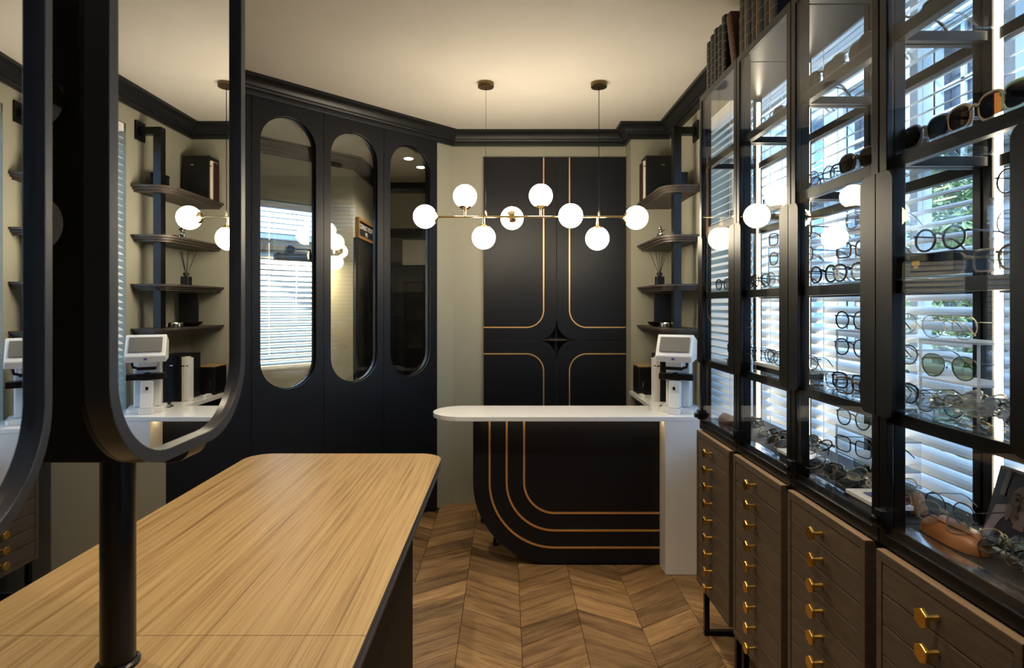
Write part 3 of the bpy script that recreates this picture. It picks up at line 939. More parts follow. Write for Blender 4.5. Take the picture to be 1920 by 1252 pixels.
# lens meter
lm = thing('lensmeter', 'white desktop lensmeter with tilted grey screen on the counter end', 'optical instrument', (0.965, 3.27, z))
LX, LY = 0.968, 3.26
obj('base', join(prism(rrect(LX - .085, LX + .10, LY - .075, LY + .12, .02, 4), [], z, z + .022), prism(rrect(LX - .035, LX + .035, LY - .125, LY - .02, .012, 4), [], z, z + .03)), 'white', lm, bevel=0.004)
obj('front_column', prism([(LY - .115, z + .03), (LY - .02, z + .03), (LY - .02, z + .178), (LY - .072, z + .178), (LY - .085, z + .11)], [], LX - .03, LX + .03, 'YZ'), 'white', lm, bevel=0.006)
obj('rear_column', prism([(LY + .0, z + .022), (LY + .105, z + .022), (LY + .09, z + .30), (LY + .005, z + .30)], [], LX - .062, LX + .072, 'YZ'), 'white', lm, bevel=0.008)
obj('lens_table', join(box(LX - .088, LX + .10, LY - .07, LY - .002, z + .182, z + .215), lathe([(.02, z + .215), (.014, z + .222)], 16, (LX, LY - .05, 0))), 'black', lm, bevel=0.003)
obj('marking_arm', join(box(LX - .045, LX + .045, LY - .10, LY - .06, z + .240, z + .256), tube([(LX + .04, LY - .08, z + .25), (LX + .065, LY - .08, z + .256), (LX + .07, LY - .08, z + .28)], .008, 8)), 'black', lm, bevel=0.002)
obj('nose', prism(rrect(LX - .045, LX + .045, LY - .10, LY - .01, .008, 3), [], z + .258, z + .292), 'white', lm, bevel=0.004)
hd = obj('head', prism([(LY - .125, z + .285), (LY + .06, z + .292), (LY + .08, z + .40), (LY - .045, z + .432), (LY - .055, z + .428), (LY - .135, z + .318)], [], LX - .095, LX + .10, 'YZ'), 'white', lm, bevel=0.008)
# tilted screen sits on the sloping face
p0 = Vector((LX, LY - .129, z + .332)); p1 = Vector((LX, LY - .060, z + .424))
up_ = (p1 - p0).normalized(); nr_ = Vector((0, -up_.z, up_.y))
def scr(u, v, w):
    q = p0 + Vector((1, 0, 0)) * u + up_ * v + nr_ * w
    return (q.x, q.y, q.z)
obj('screen', prism(rrect(-.076, .082, .012, .107, .004, 3), [], .001, .0035, scr), 'screen', hd)
obj('logo_badge', box(LX - .007, LX + .009, LY - .1325, LY - .1302, z + .297, z + .309), 'purple', hd)
obj('button', box(LX - .008, LX + .006, LY - .0885, LY - .0858, z + .128, z + .146), 'black', lm)
lm.rotation_euler.z = math.radians(-26)
obj('power_cable', tube([(LX - .06, LY + .05, z + .006), (LX - .10, LY + .06, z + .004), (LX - .115, LY + .10, z + .004), (LX - .09, LY + .15, z + .004)], .003, 6), 'black', lm)

# ------------------------------------------------------------------ globe chandelier
CY, CHZ = 3.26, 1.947
cd = thing('globe_chandelier', 'linear brass chandelier with eight glowing opal globes above the counter', 'chandelier', (0.13, CY, CZ))
BXL, BXR = -0.385, 0.665
obj('bar', tube([(BXL, CY, CHZ), (BXR, CY, CHZ)], 0.0062, 10), 'chand', cd, smooth=1)
for px in (911, 1123):
    x = (px - 950) * CY / F
    obj('ceiling_canopy', lathe([(0.044, CZ - .0265), (0.0455, CZ - .024), (0.0455, CZ - .001)], 32, (x, CY, 0)), 'bronze', cd, smooth=0.6)
    obj('hanging_cable', tube([(x, CY, CZ - .026), (x, CY, CHZ + .03)], 0.0011 if px == 911 else 0.0022, 6), 'blackmetal', cd, smooth=1)
    obj('cable_grip', lathe([(.0055, CHZ - .006), (.0055, CHZ + .03), (.003, CHZ + .034)], 12, (x, CY, 0)), 'chand', cd, smooth=0.6)
GR = 0.0665
def globe(px, py, dirv, yoff=0.0):
    Y = CY + yoff
    c = Vector(((px - 950) * Y / F, Y, EYE - (py - 571) * Y / F))
    gl = obj('globe', ball(GR, c, 32, 20), 'globe', cd, smooth=2)
    d = Vector(dirv)
    q = d.to_track_quat('Z', 'Y').to_matrix().to_4x4()
    Mx = Matrix.Translation(c) @ q
    obj('globe_cup', xf(lathe([(.020, GR * .93), (.0345, GR * .86), (.0345, GR * .89), (.022, GR + .004), (.008, GR + .009), (.008, GR + .02)], 20), Mx), 'chand', gl, smooth=0.6)
    # arm back to the bar
    s = c + d * (GR + .012)
    if abs(d.x) > .5: eend = Vector((BXL if d.x > 0 else BXR, CY, s.z))
    elif abs(d.y) > .5: eend = Vector((s.x, CY, s.z))
    else: eend = Vector((s.x, CY, CHZ))
    if (eend - s).length > .002:
        obj('globe_arm', tube([s, eend], 0.0065, 10), 'chand', gl, smooth=1)
globe(797, 406, (1, 0, 0)); globe(872, 368, (0, 0, -1)); globe(907, 445, (0, 0, 1)); globe(960, 409, (0, -1, 0), 0.095)
globe(1014, 367, (0, 0, -1)); globe(1070, 404.5, (0, 1, 0), -0.095); globe(1120, 447, (0, 0, 1)); globe(1193, 408, (-1, 0, 0))

# ------------------------------------------------------------------ drawer units and glass display cabinets along the window
BAY = 0.412
POST = [0.504, 0.916, 1.328, 1.740, 2.152, 2.564]     # bay boundaries
ORD = {0: 'fifth', 1: 'nearest', 2: 'second nearest', 3: 'third nearest', 4: 'farthest'}
DZ0, DZ1 = 0.234, 0.897

def drawer_unit(label, y0, y1, xf_, xb, flip=1, legs=True):
    """front plane at xf_, back at xb."""
    du = thing('drawer_unit', label, 'drawers', ((xf_ + xb) / 2, (y0 + y1) / 2, 0))
    s = 1 if xb > xf_ else -1
    lo = lambda a, b: (min(a, b), max(a, b))
    xa, xb_ = lo(xf_ + s * .019, xb)
    obj('carcass', box(xa, xb_, y0 + .0005, y1 - .0005, DZ0, DZ1 - .0005), 'walnut', du, bevel=0.001)
    fx0, fx1 = lo(xf_, xf_ + s * .0188)
    bt = 0.017
    obj('face_frame', prism([(y0, DZ0), (y1, DZ0), (y1, DZ1), (y0, DZ1)], [[(y0 + bt, DZ0 + .022), (y1 - bt, DZ0 + .022), (y1 - bt, DZ1 - .022), (y0 + bt, DZ1 - .022)]], fx0, fx1, 'YZ'), 'walnut', du, bevel=0.001)
    M.setdefault('lit_edge', wood('oak_lit_edge', [(0.3, (0.20, 0.13, 0.08)), (0.7, (0.36, 0.25, 0.16))], scale=(60, 4, 60), rough=0.5))  # paler oak strip: light from above on the top edge, put into the colour
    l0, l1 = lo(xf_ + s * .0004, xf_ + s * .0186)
    obj('top_lit_edge', box(l0, l1, y0 + .0004, y1 - .0004, DZ1 + .0001, DZ1 + .0012), 'lit_edge', du)
    n = 9
    h = (DZ1 - DZ0 - .044) / n
    dx0, dx1 = lo(xf_ + s * .0018, xf_ + s * .0185)
    ym = (y0 + y1) / 2
    for k in range(n):
        za = DZ0 + .022 + h * k
        d = obj('drawer', box(dx0, dx1, y0 + bt + .0018, y1 - bt - .0018, za + .0014, za + h - .0014), 'walnut', du, bevel=0.0012)
        zc = za + h / 2
        xs = xf_ + s * .0018
        hexp = circle(0.0195, 6, ym, zc, PI / 6)
        a1, a2 = lo(xs - s * .036, xs - s * .0275)
        stem = tube([(xs, ym, zc), (xs - s * .029, ym, zc)], [.0065, .0042], 10)
        obj('knob', join(prism(hexp, [], a1, a2, 'YZ'), stem), 'brass', d, bevel=0.0015)
    if legs:
        for y in (y0 + .012, y1 - .012):
            x1, x2 = lo(xf_ + s * .03, xb - s * .03)
            gs = [box(x1, x1 + .02, y - .01, y + .01, .0005, DZ0 - .0005), box(x2 - .02, x2, y - .01, y + .01, .0005, DZ0 - .0005),
                  box(x1 + .02, x2 - .02, y - .01, y + .01, .0005, .0205)]
            obj('leg_frame', join(*gs), 'blackmetal', du)
    return du
UY = [(a + .020, b - .022) for a, b in zip(POST[:-1], POST[1:])]
for i, (a, b) in enumerate(UY):
    drawer_unit('smoked oak drawer unit with nine brass knobs under the %s display cabinet' % ORD[i] if i else
                'smoked oak drawer unit with nine brass knobs closest to the entrance', a, b, 0.838, 1.132)
drawer_unit('dark drawer unit with brass knobs against the left wall behind the mirror stand', 2.34, 2.77, -2.25, XL + .004)

GX = 0.862                    # outer face of the glass doors
XB = 1.125                    # back of the cabinets
SHZ = [0.945, 1.213, 1.510, 1.793, 2.078]   # tops of the shelves
TOPZ = 2.357
def display_cabinet(label, y0, y1):
    dc = thing('display_cabinet', label, 'display cabinet', ((GX + XB) / 2, (y0 + y1) / 2, DZ1))
    p = 0.024
    a, b = y0 + .003, y1 - .003
    for (x0, x1) in ((GX + .0135, GX + .0135 + .026), (XB - .03, XB)):
        for (c0, c1) in ((a, a + p), (b - p, b)):
            obj('post', box(x0, x1, c0, c1, DZ1 + .001, TOPZ), 'blackmetal', dc, bevel=0.0015)
    obj('floor_panel', box(GX + .0135, XB, a, b, DZ1 + .0012, SHZ[0] - .0005), 'felt', dc, bevel=0.001)
    obj('sill_strip', box(GX + .0140, GX + .050, a + p + .001, b - p - .001, SHZ[0] - .0003, SHZ[0] + .0012), 'sill', dc)
    obj('top_panel', box(GX + .0135, XB, a, b, TOPZ + .0003, TOPZ + .012), 'blackmetal', dc, bevel=0.001)
    for z in SHZ[1:]:
        obj('front_rail', box(GX + .0135, GX + .0355, a + p, b - p, z - .034, z - .006), 'blackmetal', dc, bevel=0.001)
        obj('back_rail', box(XB - .022, XB, a + p, b - p, z - .034, z - .006), 'blackmetal', dc, bevel=0.001)
        for c0 in (a, b - .018):
            obj('side_rail', box(GX + .0396, XB - .0304, c0, c0 + .018, z - .028, z - .006), 'blackmetal', dc, bevel=0.001)
        obj('glass_shelf', box(GX + .016, XB - .001, a + p + .001, b - p - .001, z - .0058, z), 'shelfglass', dc)
    # vertical light strip on the back post
    obj('light_strip', box(XB - .024, XB - .012, b - p - .0105, b - p - .0005, SHZ[0] + .01, TOPZ - .02), 'led', dc)
    # door
    da, db = y0 + .0015, y1 - .0015
    sw = 0.026
    dr = obj('door', prism([(da, DZ1 + .004), (db, DZ1 + .004), (db, TOPZ + .012), (da, TOPZ + .012)],
                           [[(da + sw, DZ1 + .034), (db - sw, DZ1 + .034), (db - sw, TOPZ - .012), (da + sw, TOPZ - .012)]], GX - .004, GX + .012, 'YZ'), 'blackmetal', dc, bevel=0.002)
    obj('glass_pane', box(GX - .001, GX + .003, da + sw - .003, db - sw + .003, DZ1 + .031, TOPZ - .009), 'glass', dr)
    for (u0, u1, cr) in ((da, da + .056, (0, 1, 1, 0)), (db - .056, db, (1, 0, 0, 1))):
        obj('handle_plate', prism(rrect(u0, u1, 1.195, 1.752, .024, 6, cr), [], GX - .012, GX - .0042, 'YZ'), 'blackmetal', dr, bevel=0.002)
    obj('door_lock', join(box(GX - .018, GX - .0042, db - .03, db - .002, .945, .985), lathe([(.009, GX - .032), (.011, GX - .026), (.008, GX - .018)], 14, (0, db - .016, .962), 'X')), 'blackmetal', dr, bevel=0.002)
    return dc
for i in range(5):
    display_cabinet(('black glass display cabinet of eyeglasses, %s of the row to the camera' % ORD[i]) if i else 'black glass display cabinet closest to the entrance, out at the right', POST[i], POST[i + 1])

# books on top of the cabinets
tz = TOPZ + .0125
rb = random.Random(4)
yy = 2.535
specs = [('black', .222), ('black', .232), ('black', .240), ('black', .230), ('black', .250)]
nms = ['first', 'second', 'third', 'fourth', 'fifth']
bands5 = (.15, .29, .43, .57, .71, .86)
M['band'] = mat('worn_silver_gilt', (0.16, 0.15, 0.125), 0.5, metal=0.4)
M['gilt'] = mat('worn_gilt', (0.22, 0.15, 0.06), 0.45, metal=0.5)
M['navybook'] = mat('navy_cloth', (0.012, 0.014, 0.022), 0.5)
for k, (c, h) in enumerate(specs):
    t = 0.043 if k != 2 else 0.038
    book('antique_book', '%s black book with banded spine from the far end of the cabinet top' % nms[k], .876, 1.06, yy - t, yy, tz, tz + h, 'navybook' if k % 2 else 'black', bands5, 'X-', 'band')
    yy -= t + .0022
M['brownbook'] = mat('brown_leather', (0.10, 0.033, 0.016), 0.45, bump=0.1)
bk = book('antique_book', 'brown leather book leaning against the black books on the cabinet top', .876, 1.06, -.045, 0, 0, .232, 'brownbook', bands5, 'X-', 'gilt')
bk.location = (0.968, yy - .084, tz + .006); bk.rotation_euler = (math.radians(-14.5), 0, 0)
for ch_ in bk.children: pass
yy -= .120
simple('bookend', 'plain dark bookend beside the leaning brown book', 'bookend', join(box(.885, .99, yy - .004, yy, tz, tz + .17), box(.885, .99, yy - .010, yy + .006, tz, tz + .003)), 'crown')
yy -= .016
for k in range(6):
    t = (0.052, 0.048, 0.046, 0.05, 0.046, 0.05)[k]
    b = book('antique_book', '%s dark blue book with gilt bands right of the leaning brown book' % (nms + ['sixth'])[k], .876, 1.07, yy - t, yy, tz, tz + .30, 'navybook', (.2, .35, .5, .65, .8), 'X-', 'gilt')
    if k % 2 == 0:
        obj('gilt_edge', box(.8800, .8835, yy - t - .0008, yy - t + .0030, tz + .01, tz + .29), 'brass', b)
    yy -= t + .0022

# ------------------------------------------------------------------ eyeglasses: prototypes
def outline(kind, w, h, n=26):
    P = []
    for i in range(n):
        a = 2 * PI * i / n
        ca, sa = math.cos(a), math.sin(a)
        if kind == 'round':
            P.append((w * ca, h * sa))
        elif kind == 'square':
            k = 3.6
            P.append((w * math.copysign(abs(ca) ** (2 / k), ca), h * math.copysign(abs(sa) ** (2 / k), sa)))
        elif kind == 'wayfarer':
            k = 2.7
            x = w * math.copysign(abs(ca) ** (2 / k), ca); y = h * math.copysign(abs(sa) ** (2 / k), sa)
            P.append((x * (1 - .10 * (-y / h) if y < 0 else 1), y))
        elif kind == 'aviator':
            k = 2.5
            x = w * math.copysign(abs(ca) ** (2 / k), ca); y = h * math.copysign(abs(sa) ** (2 / k), sa)
            if y < 0: x *= 1 - 0.22 * (-y / h)
            P.append((x, y))
        else:  # panto
            k = 2.3
            x = w * math.copysign(abs(ca) ** (2 / k), ca); y = h * math.copysign(abs(sa) ** (2 / k), sa)
            if y < 0: x *= 1 - 0.12 * (-y / h)
            else: y *= 0.93
            P.append((x, y))
    return P

FRM = {
 'black': mat('black_acetate', (0.012, 0.012, 0.013), 0.18, spec=0.6),
 'tortoise': mat('tortoise_acetate', (0.11, 0.05, 0.018), 0.18, spec=0.6, vary=0.9, vscale=90),
 'clear': thin_glass('clear_acetate', (0.86, 0.84, 0.80), 1.2, opaque=0.30, opcol=(0.6, 0.57, 0.52)),
 'grey': thin_glass('grey_acetate', (0.55, 0.55, 0.58), 1.2, opaque=0.35, opcol=(0.36, 0.36, 0.40)),
 'beige': mat('beige_acetate', (0.48, 0.38, 0.28), 0.25),
 'mint': mat('mint_acetate', (0.34, 0.52, 0.38), 0.3),
 'gold': mat('gold_wire', (0.75, 0.55, 0.28), 0.22, metal=1.0),
 'silver': mat('silver_wire', (0.55, 0.56, 0.58), 0.2, metal=1.0),
 'gunmetal': mat('gunmetal_wire', (0.06, 0.06, 0.065), 0.25, metal=0.7),
 'orange': mat('orange_tortoise', (0.32, 0.09, 0.02), 0.2, spec=0.6, vary=0.8, vscale=80),
 'navy': mat('navy_acetate', (0.02, 0.03, 0.09), 0.2, spec=0.6),
 'pink': mat('rose_acetate', (0.30, 0.05, 0.09), 0.25),
}
PROTO = {}
def glasses_meshes(shape, thick, fm, lm_, folded):
    key = (shape, thick, fm, lm_, folded)
    if key in PROTO: return PROTO[key]
    w, h = {'round': (.0245, .0235), 'square': (.028, .021), 'wayfarer': (.0285, .0245), 'aviator': (.0285, .0245), 'panto': (.0255, .0235)}[shape]
    r = thick
    cy = w + .0095
    gs = []
    for s in (-1, 1):
        ol = outline(shape, w, h)
        path = [(0.0 + .0025 * abs(u) / w, s * cy + s * u, h + r + v) for u, v in ol]
        gs.append(tube(path, r, 6, closed=True))
        # end piece
        gs.append(tube([(0.001, s * (cy + w), h * 1.45 + r), (0.003, s * (cy + w + .005), h * 1.5 + r), (0.008, s * (cy + w + .006), h * 1.5 + r)], r * 1.05, 6))
    gs.append(tube([(0, -.0105, h * 1.35 + r), (-.002, -.004, h * 1.52 + r), (-.002, .004, h * 1.52 + r), (0, .0105, h * 1.35 + r)], r, 6))
    if shape == 'aviator':
        gs.append(tube([(0, -.014, h * 1.85 + r), (-.001, 0, h * 1.87 + r), (0, .014, h * 1.85 + r)], r, 6))
    if thick < .00125:
        for s in (-1, 1):
            gs.append(ball(.0032, (.006, s * .0075, h * .95), 8, 6, (.5, .6, 1)))
    front = make_mesh('front_frame', join(*gs), FRM[fm], smooth=1.2)
    lens = []
    for s in (-1, 1):
        ol = outline(shape, w, h, 20)
        lens.append(make_mesh('lens', prism([(s * cy + u, h + r + v) for u, v in ol], [], -.0006, .0008, 'YZ'), M[lm_]))
    temples = []
    zt = h * 1.5 + r
    for s in (-1, 1):
        y = s * (cy + w + .006)
        if not folded:
            path = [(.008, y, zt), (.05, y - s * .002, zt - .001), (.095, y - s * .005, zt - .003), (.112, y - s * .006, zt - .012), (.135, y - s * .008, max(zt - .038, .002))]
        else:
            xo = .010 if s < 0 else .015
            path = [(.008, y, zt), (xo + .001, y - s * .006, zt), (xo, y - s * .05, zt - .001), (xo, y - s * .095, zt - .003), (xo, y - s * .112, zt - .012), (xo, y - s * .13, max(zt - .034, .003))]
        rr2 = max(r * .85, .0011)
        rad = [rr2] * (len(path) - 2) + [rr2 * 1.25, rr2 * .9]
        temples.append(make_mesh('temple', tube(path, rad, 6), FRM[fm] if not (thick < .00125) else FRM[fm], smooth=1.2))
    PROTO[key] = (front, lens, temples)
    return PROTO[key]

FNAME = {'black': 'black', 'tortoise': 'tortoiseshell', 'clear': 'clear-framed', 'grey': 'smoky grey', 'beige': 'beige', 'mint': 'mint green', 'gold': 'gold wire',
         'silver': 'silver wire', 'gunmetal': 'dark wire', 'orange': 'amber', 'navy': 'navy', 'pink': 'rose pink'}
SNAME = {'wayfarer': 'chunky', 'round': 'round', 'square': 'square', 'aviator': 'aviator', 'panto': 'rounded'}
SHN = ['bottom', 'second', 'middle', 'fourth', 'top']
CABN = {1: 'nearest', 2: 'second nearest', 3: 'third nearest', 4: 'farthest'}
GL = []
THK = {'gold': .0011, 'silver': .0011, 'gunmetal': .0012}
def eyewear(bay, lev, X, Y, shape='round', fm='black', lens='lens', yaw=0.0, dz=0.0, folded=False, lie=0.0, thick=None, where=''):
    """yaw 0 faces the aisle; lie tips the front back so that the lenses look up."""
    thick = (thick or THK.get(fm, .0024)) * (.82 if lens == 'lens' else 1)
    fr, ln, tp = glasses_meshes(shape, thick, fm, lens, folded)
    sunny = lens != 'lens'
    root = bpy.data.objects.new('sunglasses' if sunny else 'eyeglasses', None)
    root.empty_display_size = .03
    COL.objects.link(root)
    zb = SHZ[lev] + dz + (.0012 if lev or dz else .0026)
    root.location = (X, Y, zb)
    root.rotation_euler = (0, lie, yaw)
    if lie:
        root.location.z = zb + abs(math.sin(lie)) * .019 + .001
    for me in [fr] + ln + tp:
        c = bpy.data.objects.new(me.name.split('.')[0], me)
        COL.objects.link(c); c.parent = root
    root['category'] = 'sunglasses' if sunny else 'eyeglasses'
    root['group'] = 'eyewear in the %s display cabinet' % CABN[bay]
    GL.append((bay, lev, -Y, X, FNAME[fm], SNAME[shape], sunny, root, where))
    return root

rg_ = random.Random(11)
def heap(bay, lev, x0, x1, y0, y1, nx, ny, kinds, dz=0.0, lie=1.05):
    for i in range(nx):
        for j in range(ny):
            sh, fm, le = rg_.choice(kinds)
            X = x0 + (x1 - x0) * (i + .5) / nx + rg_.uniform(-.004, .004)
            Y = y0 + (y1 - y0) * (j + .5) / ny + rg_.uniform(-.006, .006) + (.03 if i % 2 else 0)
            eyewear(bay, lev, X, min(Y, y1 - .02), sh, fm, le, yaw=rg_.uniform(-.12, .12), dz=dz + .004 * (i % 2), folded=True, thick=.0019 if fm in THK else .0026, lie=lie + rg_.uniform(-.08, .08), where='lying flat')

def riser(bay, lev, X, Y, tiers, label, dep=.07, wid=.135):
    """stepped clear acrylic stand: tiers is a list of heights."""
    z0 = SHZ[lev] + .0008
    r_ = thing('acrylic_riser', label, 'display stand', (X, Y, z0), 'clear acrylic stands')
    t = .004
    for k, h in enumerate(tiers):
        obj('tier', box(X - dep / 2, X + dep / 2, Y - wid / 2, Y + wid / 2, z0 + h - t, z0 + h), 'acrylic_edge', r_)
    hm = max(tiers)
    ks = [0] + sorted(tiers)
    for a, b in zip(ks[:-1], ks[1:]):
        for q in (-1, 1):
            obj('side_panel', box(X - dep / 2 + .0052, X + dep / 2, Y + q * wid / 2 - (t if q > 0 else 0), Y + q * wid / 2 + (0 if q > 0 else t), z0 + a + .0002, z0 + b - t - .0002), 'acrylic', r_)
            obj('upright', box(X - dep / 2 + .001, X - dep / 2 + .005, Y + q * wid / 2 - (t if q > 0 else 0), Y + q * wid / 2 + (0 if q > 0 else t), z0 + a + .0002, z0 + b - t - .0002), 'acrylic_edge', r_)

def tray(bay, lev, x0, x1, y0, y1, h, label, m='white'):
    z0 = SHZ[lev] + .0008
    t = thing('display_tray', label, 'tray', ((x0 + x1) / 2, (y0 + y1) / 2, z0))
    obj('base', box(x0 + .006, x1 - .006, y0 + .006, y1 - .006, z0, z0 + h * .6), 'dark', t)
    obj('top', box(x0, x1, y0, y1, z0 + h * .6 + .0002, z0 + h), m, t, bevel=0.001)

def case(lev, X, Y, label, m, L=.15, W=.06, H=.05, yaw=0.0, dz=0.0):
    """half-open rounded glasses case lying with its flap up."""
    z0 = SHZ[lev] + .0008 + dz
    c = thing('glasses_case', label, 'glasses case', (X, Y, z0))
    n = 14
    prof = [(W / 2 * math.cos(PI * i / n), H * .9 * math.sin(PI * i / n) ** .8) for i in range(n + 1)]
    V, Fc = [], []
    ys = [-.5, -.47, -.40, -.25, 0, .25, .40, .47, .5]
    for u in ys:
        s = (1 - abs(2 * u) ** 4) ** .5 if abs(u) < .5 else .25
        for (a, b) in prof:
            V.append((a * s, u * L, b * s))
    k = n + 1
    for i in range(len(ys) - 1):
        for j in range(n):
            Fc.append((i * k + j, i * k + j + 1, (i + 1) * k + j + 1, (i + 1) * k + j))
        Fc.append((i * k, i * k + n, (i + 1) * k + n, (i + 1) * k))
    Fc.append(tuple(range(k))); Fc.append(tuple(range((len(ys) - 1) * k, len(ys) * k)))
    R = Matrix.Translation((X, Y, z0)) @ Matrix.Rotation(yaw, 4, 'Z')
    obj('body', xf((V, Fc), R), m, c, smooth=0.9)
    V2, F2 = [], []
    n2 = 8
    for u in ys:
        s = (1 - abs(2 * u) ** 4) ** .5 if abs(u) < .5 else .25
        for lay_ in (1.03, 1.09):
            for i in range(n2 + 1):
                a_ = PI * (.05 + .62 * (i / n2) * (1 - .35 * abs(2 * u) ** 3))
                V2.append((W / 2 * math.cos(a_) * s * lay_, u * L * .96, H * .9 * math.sin(a_) ** .8 * s * lay_ + .0005))
    k2 = 2 * (n2 + 1)
    for i in range(len(ys) - 1):
        for j in range(n2):
            for q in (0, n2 + 1):
                F2.append((i * k2 + q + j, i * k2 + q + j + 1, (i + 1) * k2 + q + j + 1, (i + 1) * k2 + q + j))
        for q in (0, n2):
            F2.append((i * k2 + q, (i + 1) * k2 + q, (i + 1) * k2 + n2 + 1 + q, i * k2 + n2 + 1 + q))
    for i in (0, len(ys) - 1):
        for j in range(n2):
            F2.append((i * k2 + j, i * k2 + j + 1, i * k2 + n2 + 2 + j, i * k2 + n2 + 1 + j))
    obj('flap', xf((V2, F2), R), m, c, smooth=0.9)
    obj('piping', xf(tube([(W / 2 * .98, -L * .44, .003), (W / 2 * .98, 0, .003), (W / 2 * .98, L * .44, .003)], .0018, 6), R), 'darkleather', c)
    return c

WIRE = [('round', 'gold', 'lens'), ('panto', 'silver', 'lens'), ('round', 'silver', 'lens'), ('panto', 'gunmetal', 'lens'), ('panto', 'grey', 'lens'), ('round', 'gunmetal', 'lens'), ('panto', 'clear', 'lens')]
MIX = [('round', 'gunmetal', 'lens'), ('square', 'black', 'lens'), ('panto', 'tortoise', 'lens'), ('round', 'silver', 'lens'), ('panto', 'black', 'lens'), ('round', 'grey', 'lens')]

# --- nearest cabinet (bay 1)
eyewear(1, 3, .906, 1.250, 'wayfarer', 'grey', 'lens_dark', yaw=.05, thick=.0034)
eyewear(1, 3, .906, 1.115, 'wayfarer', 'beige', 'lens_brown', yaw=.0, thick=.0036)
eyewear(1, 3, .906, 0.985, 'wayfarer', 'mint', 'lens_dark', yaw=.0, thick=.0044)
eyewear(1, 4, .94, 1.23, 'square', 'clear', 'lens_dark', yaw=.1, thick=.003)
eyewear(1, 4, .94, 1.09, 'round', 'tortoise', 'lens_brown', yaw=.1, thick=.003)
z = SHZ[2] + .0008
gb = thing('gift_box', 'slim dark grey eyeglass box with a yellow mark in the nearest cabinet', 'box', (.935, 1.235, z))
obj('body', box(.905, .975, 1.165, 1.295, z, z + .050), 'crown', gb, bevel=.002)
obj('yellow_mark', join(box(.9040, .9048, 1.262, 1.286, z + .026, z + .036), box(.9040, .9048, 1.266, 1.280, z + .019, z + .0255)), mat('yellow_print', (.6, .36, .02), .5), gb)
eyewear(1, 2, .918, 1.225, 'round', 'black', yaw=.15, dz=.0525, thick=.003)
riser(1, 2, 1.015, 1.085, (.075, .155), 'two-tier clear acrylic stand on the middle shelf of the nearest cabinet', wid=.17)
eyewear(1, 2, .984, 1.10, 'round', 'black', dz=.157, thick=.0024)
eyewear(1, 2, .984, 1.10, 'round', 'gunmetal', dz=.077, thick=.0016)
eyewear(1, 2, .918, 1.145, 'square', 'clear', yaw=.1, folded=True, thick=.003)
eyewear(1, 2, .918, 1.01, 'panto', 'tortoise', yaw=.1, thick=.003)
eyewear(1, 2, 1.045, 1.235, 'round', 'silver', yaw=.2, folded=True)
riser(1, 1, .985, 1.225, (.075, .160), 'two-tier clear acrylic stand with aviators in the nearest cabinet', dep=.10, wid=.165)
eyewear(1, 1, .945, 1.235, 'aviator', 'gold', yaw=.12, dz=.162)
eyewear(1, 1, .945, 1.235, 'aviator', 'gunmetal', 'lens_green', yaw=.12, dz=.077)
eyewear(1, 1, .925, 1.235, 'panto', 'gunmetal', yaw=.12)
simple('display_box', 'low black box behind the heap on the second shelf of the nearest cabinet', 'box', join(box(1.05, 1.10, 1.0, 1.15, SHZ[1] + .0008, SHZ[1] + .030), box(1.048, 1.102, .998, 1.152, SHZ[1] + .0302, SHZ[1] + .046)), 'black', .002)
eyewear(1, 1, 1.060, 1.075, 'panto', 'gold', dz=.047, folded=True)
heap(1, 1, .893, 1.03, .945, 1.245, 5, 3, WIRE, lie=.95)
case(0, .957, 1.232, 'tan leather eyeglass case with two pairs lying on it in the nearest cabinet', 'tan', L=.165, W=.07, H=.042)
eyewear(1, 0, .955, 1.245, 'round', 'navy', yaw=.15, dz=.038, thick=.0016, where='upright on the tan case')
eyewear(1, 0, .924, 1.235, 'panto', 'clear', yaw=.15, dz=.018, lie=.5, folded=True, thick=.0022, where='leaning on the tan case')
heap(1, 0, .918, 1.03, .935, 1.160, 4, 2, WIRE, lie=1.0)

# --- second nearest cabinet (bay 2)
for k, y in enumerate((1.66, 1.535, 1.41)):
    eyewear(2, 4, .906, y, 'wayfarer', ('tortoise', 'clear', 'tortoise')[k], 'lens_brown', yaw=.08, thick=.0034)
for k, y in enumerate((1.665, 1.58, 1.49, 1.405)):
    eyewear(2, 3, .906 + .02 * (k % 2), y, ('round', 'panto', 'wayfarer', 'wayfarer')[k], ('gunmetal', 'black', 'tortoise', 'clear')[k], 'lens' if k < 2 else 'lens_brown', yaw=.1, folded=(k != 1), thick=(.0016, .003, .0034, .003)[k])
sg = thing('brand_card', 'small black name card standing on the fourth shelf', 'sign', (.99, 1.40, SHZ[3] + .001))
obj('card', box(.989, .995, 1.355, 1.425, SHZ[3] + .001, SHZ[3] + .075), 'black', sg)
text('card_lettering', 'OI', .034, 'paper', sg, frame_matrix((.9885, 1.392, SHZ[3] + .045), (0, -1, 0), (0, 0, 1)))
for k, y in enumerate((1.662, 1.538, 1.415)):
    eyewear(2, 2, .912, y, ('round', 'panto', 'round')[k], 'black', yaw=.1, thick=.0034)
riser(2, 2, 1.015, 1.60, (.07, .15), 'two-tier clear acrylic stand on the middle shelf of the second nearest cabinet', dep=.08, wid=.20)
eyewear(2, 2, .982, 1.635, 'square', 'orange', yaw=.15, dz=.072, thick=.003)
eyewear(2, 2, .982, 1.60, 'panto', 'gunmetal', yaw=.1, dz=.152)
simple('display_box', 'small brown box beside the acrylic stand in the second nearest cabinet', 'box', join(box(.975, 1.03, 1.405, 1.475, SHZ[2] + .0008, SHZ[2] + .048), box(.973, 1.032, 1.403, 1.477, SHZ[2] + .0482, SHZ[2] + .066)), 'shelfwood', .001)
riser(2, 1, .99, 1.555, (.09, .165), 'two-tier clear acrylic stand on the second shelf of the second nearest cabinet', dep=.09, wid=.20)
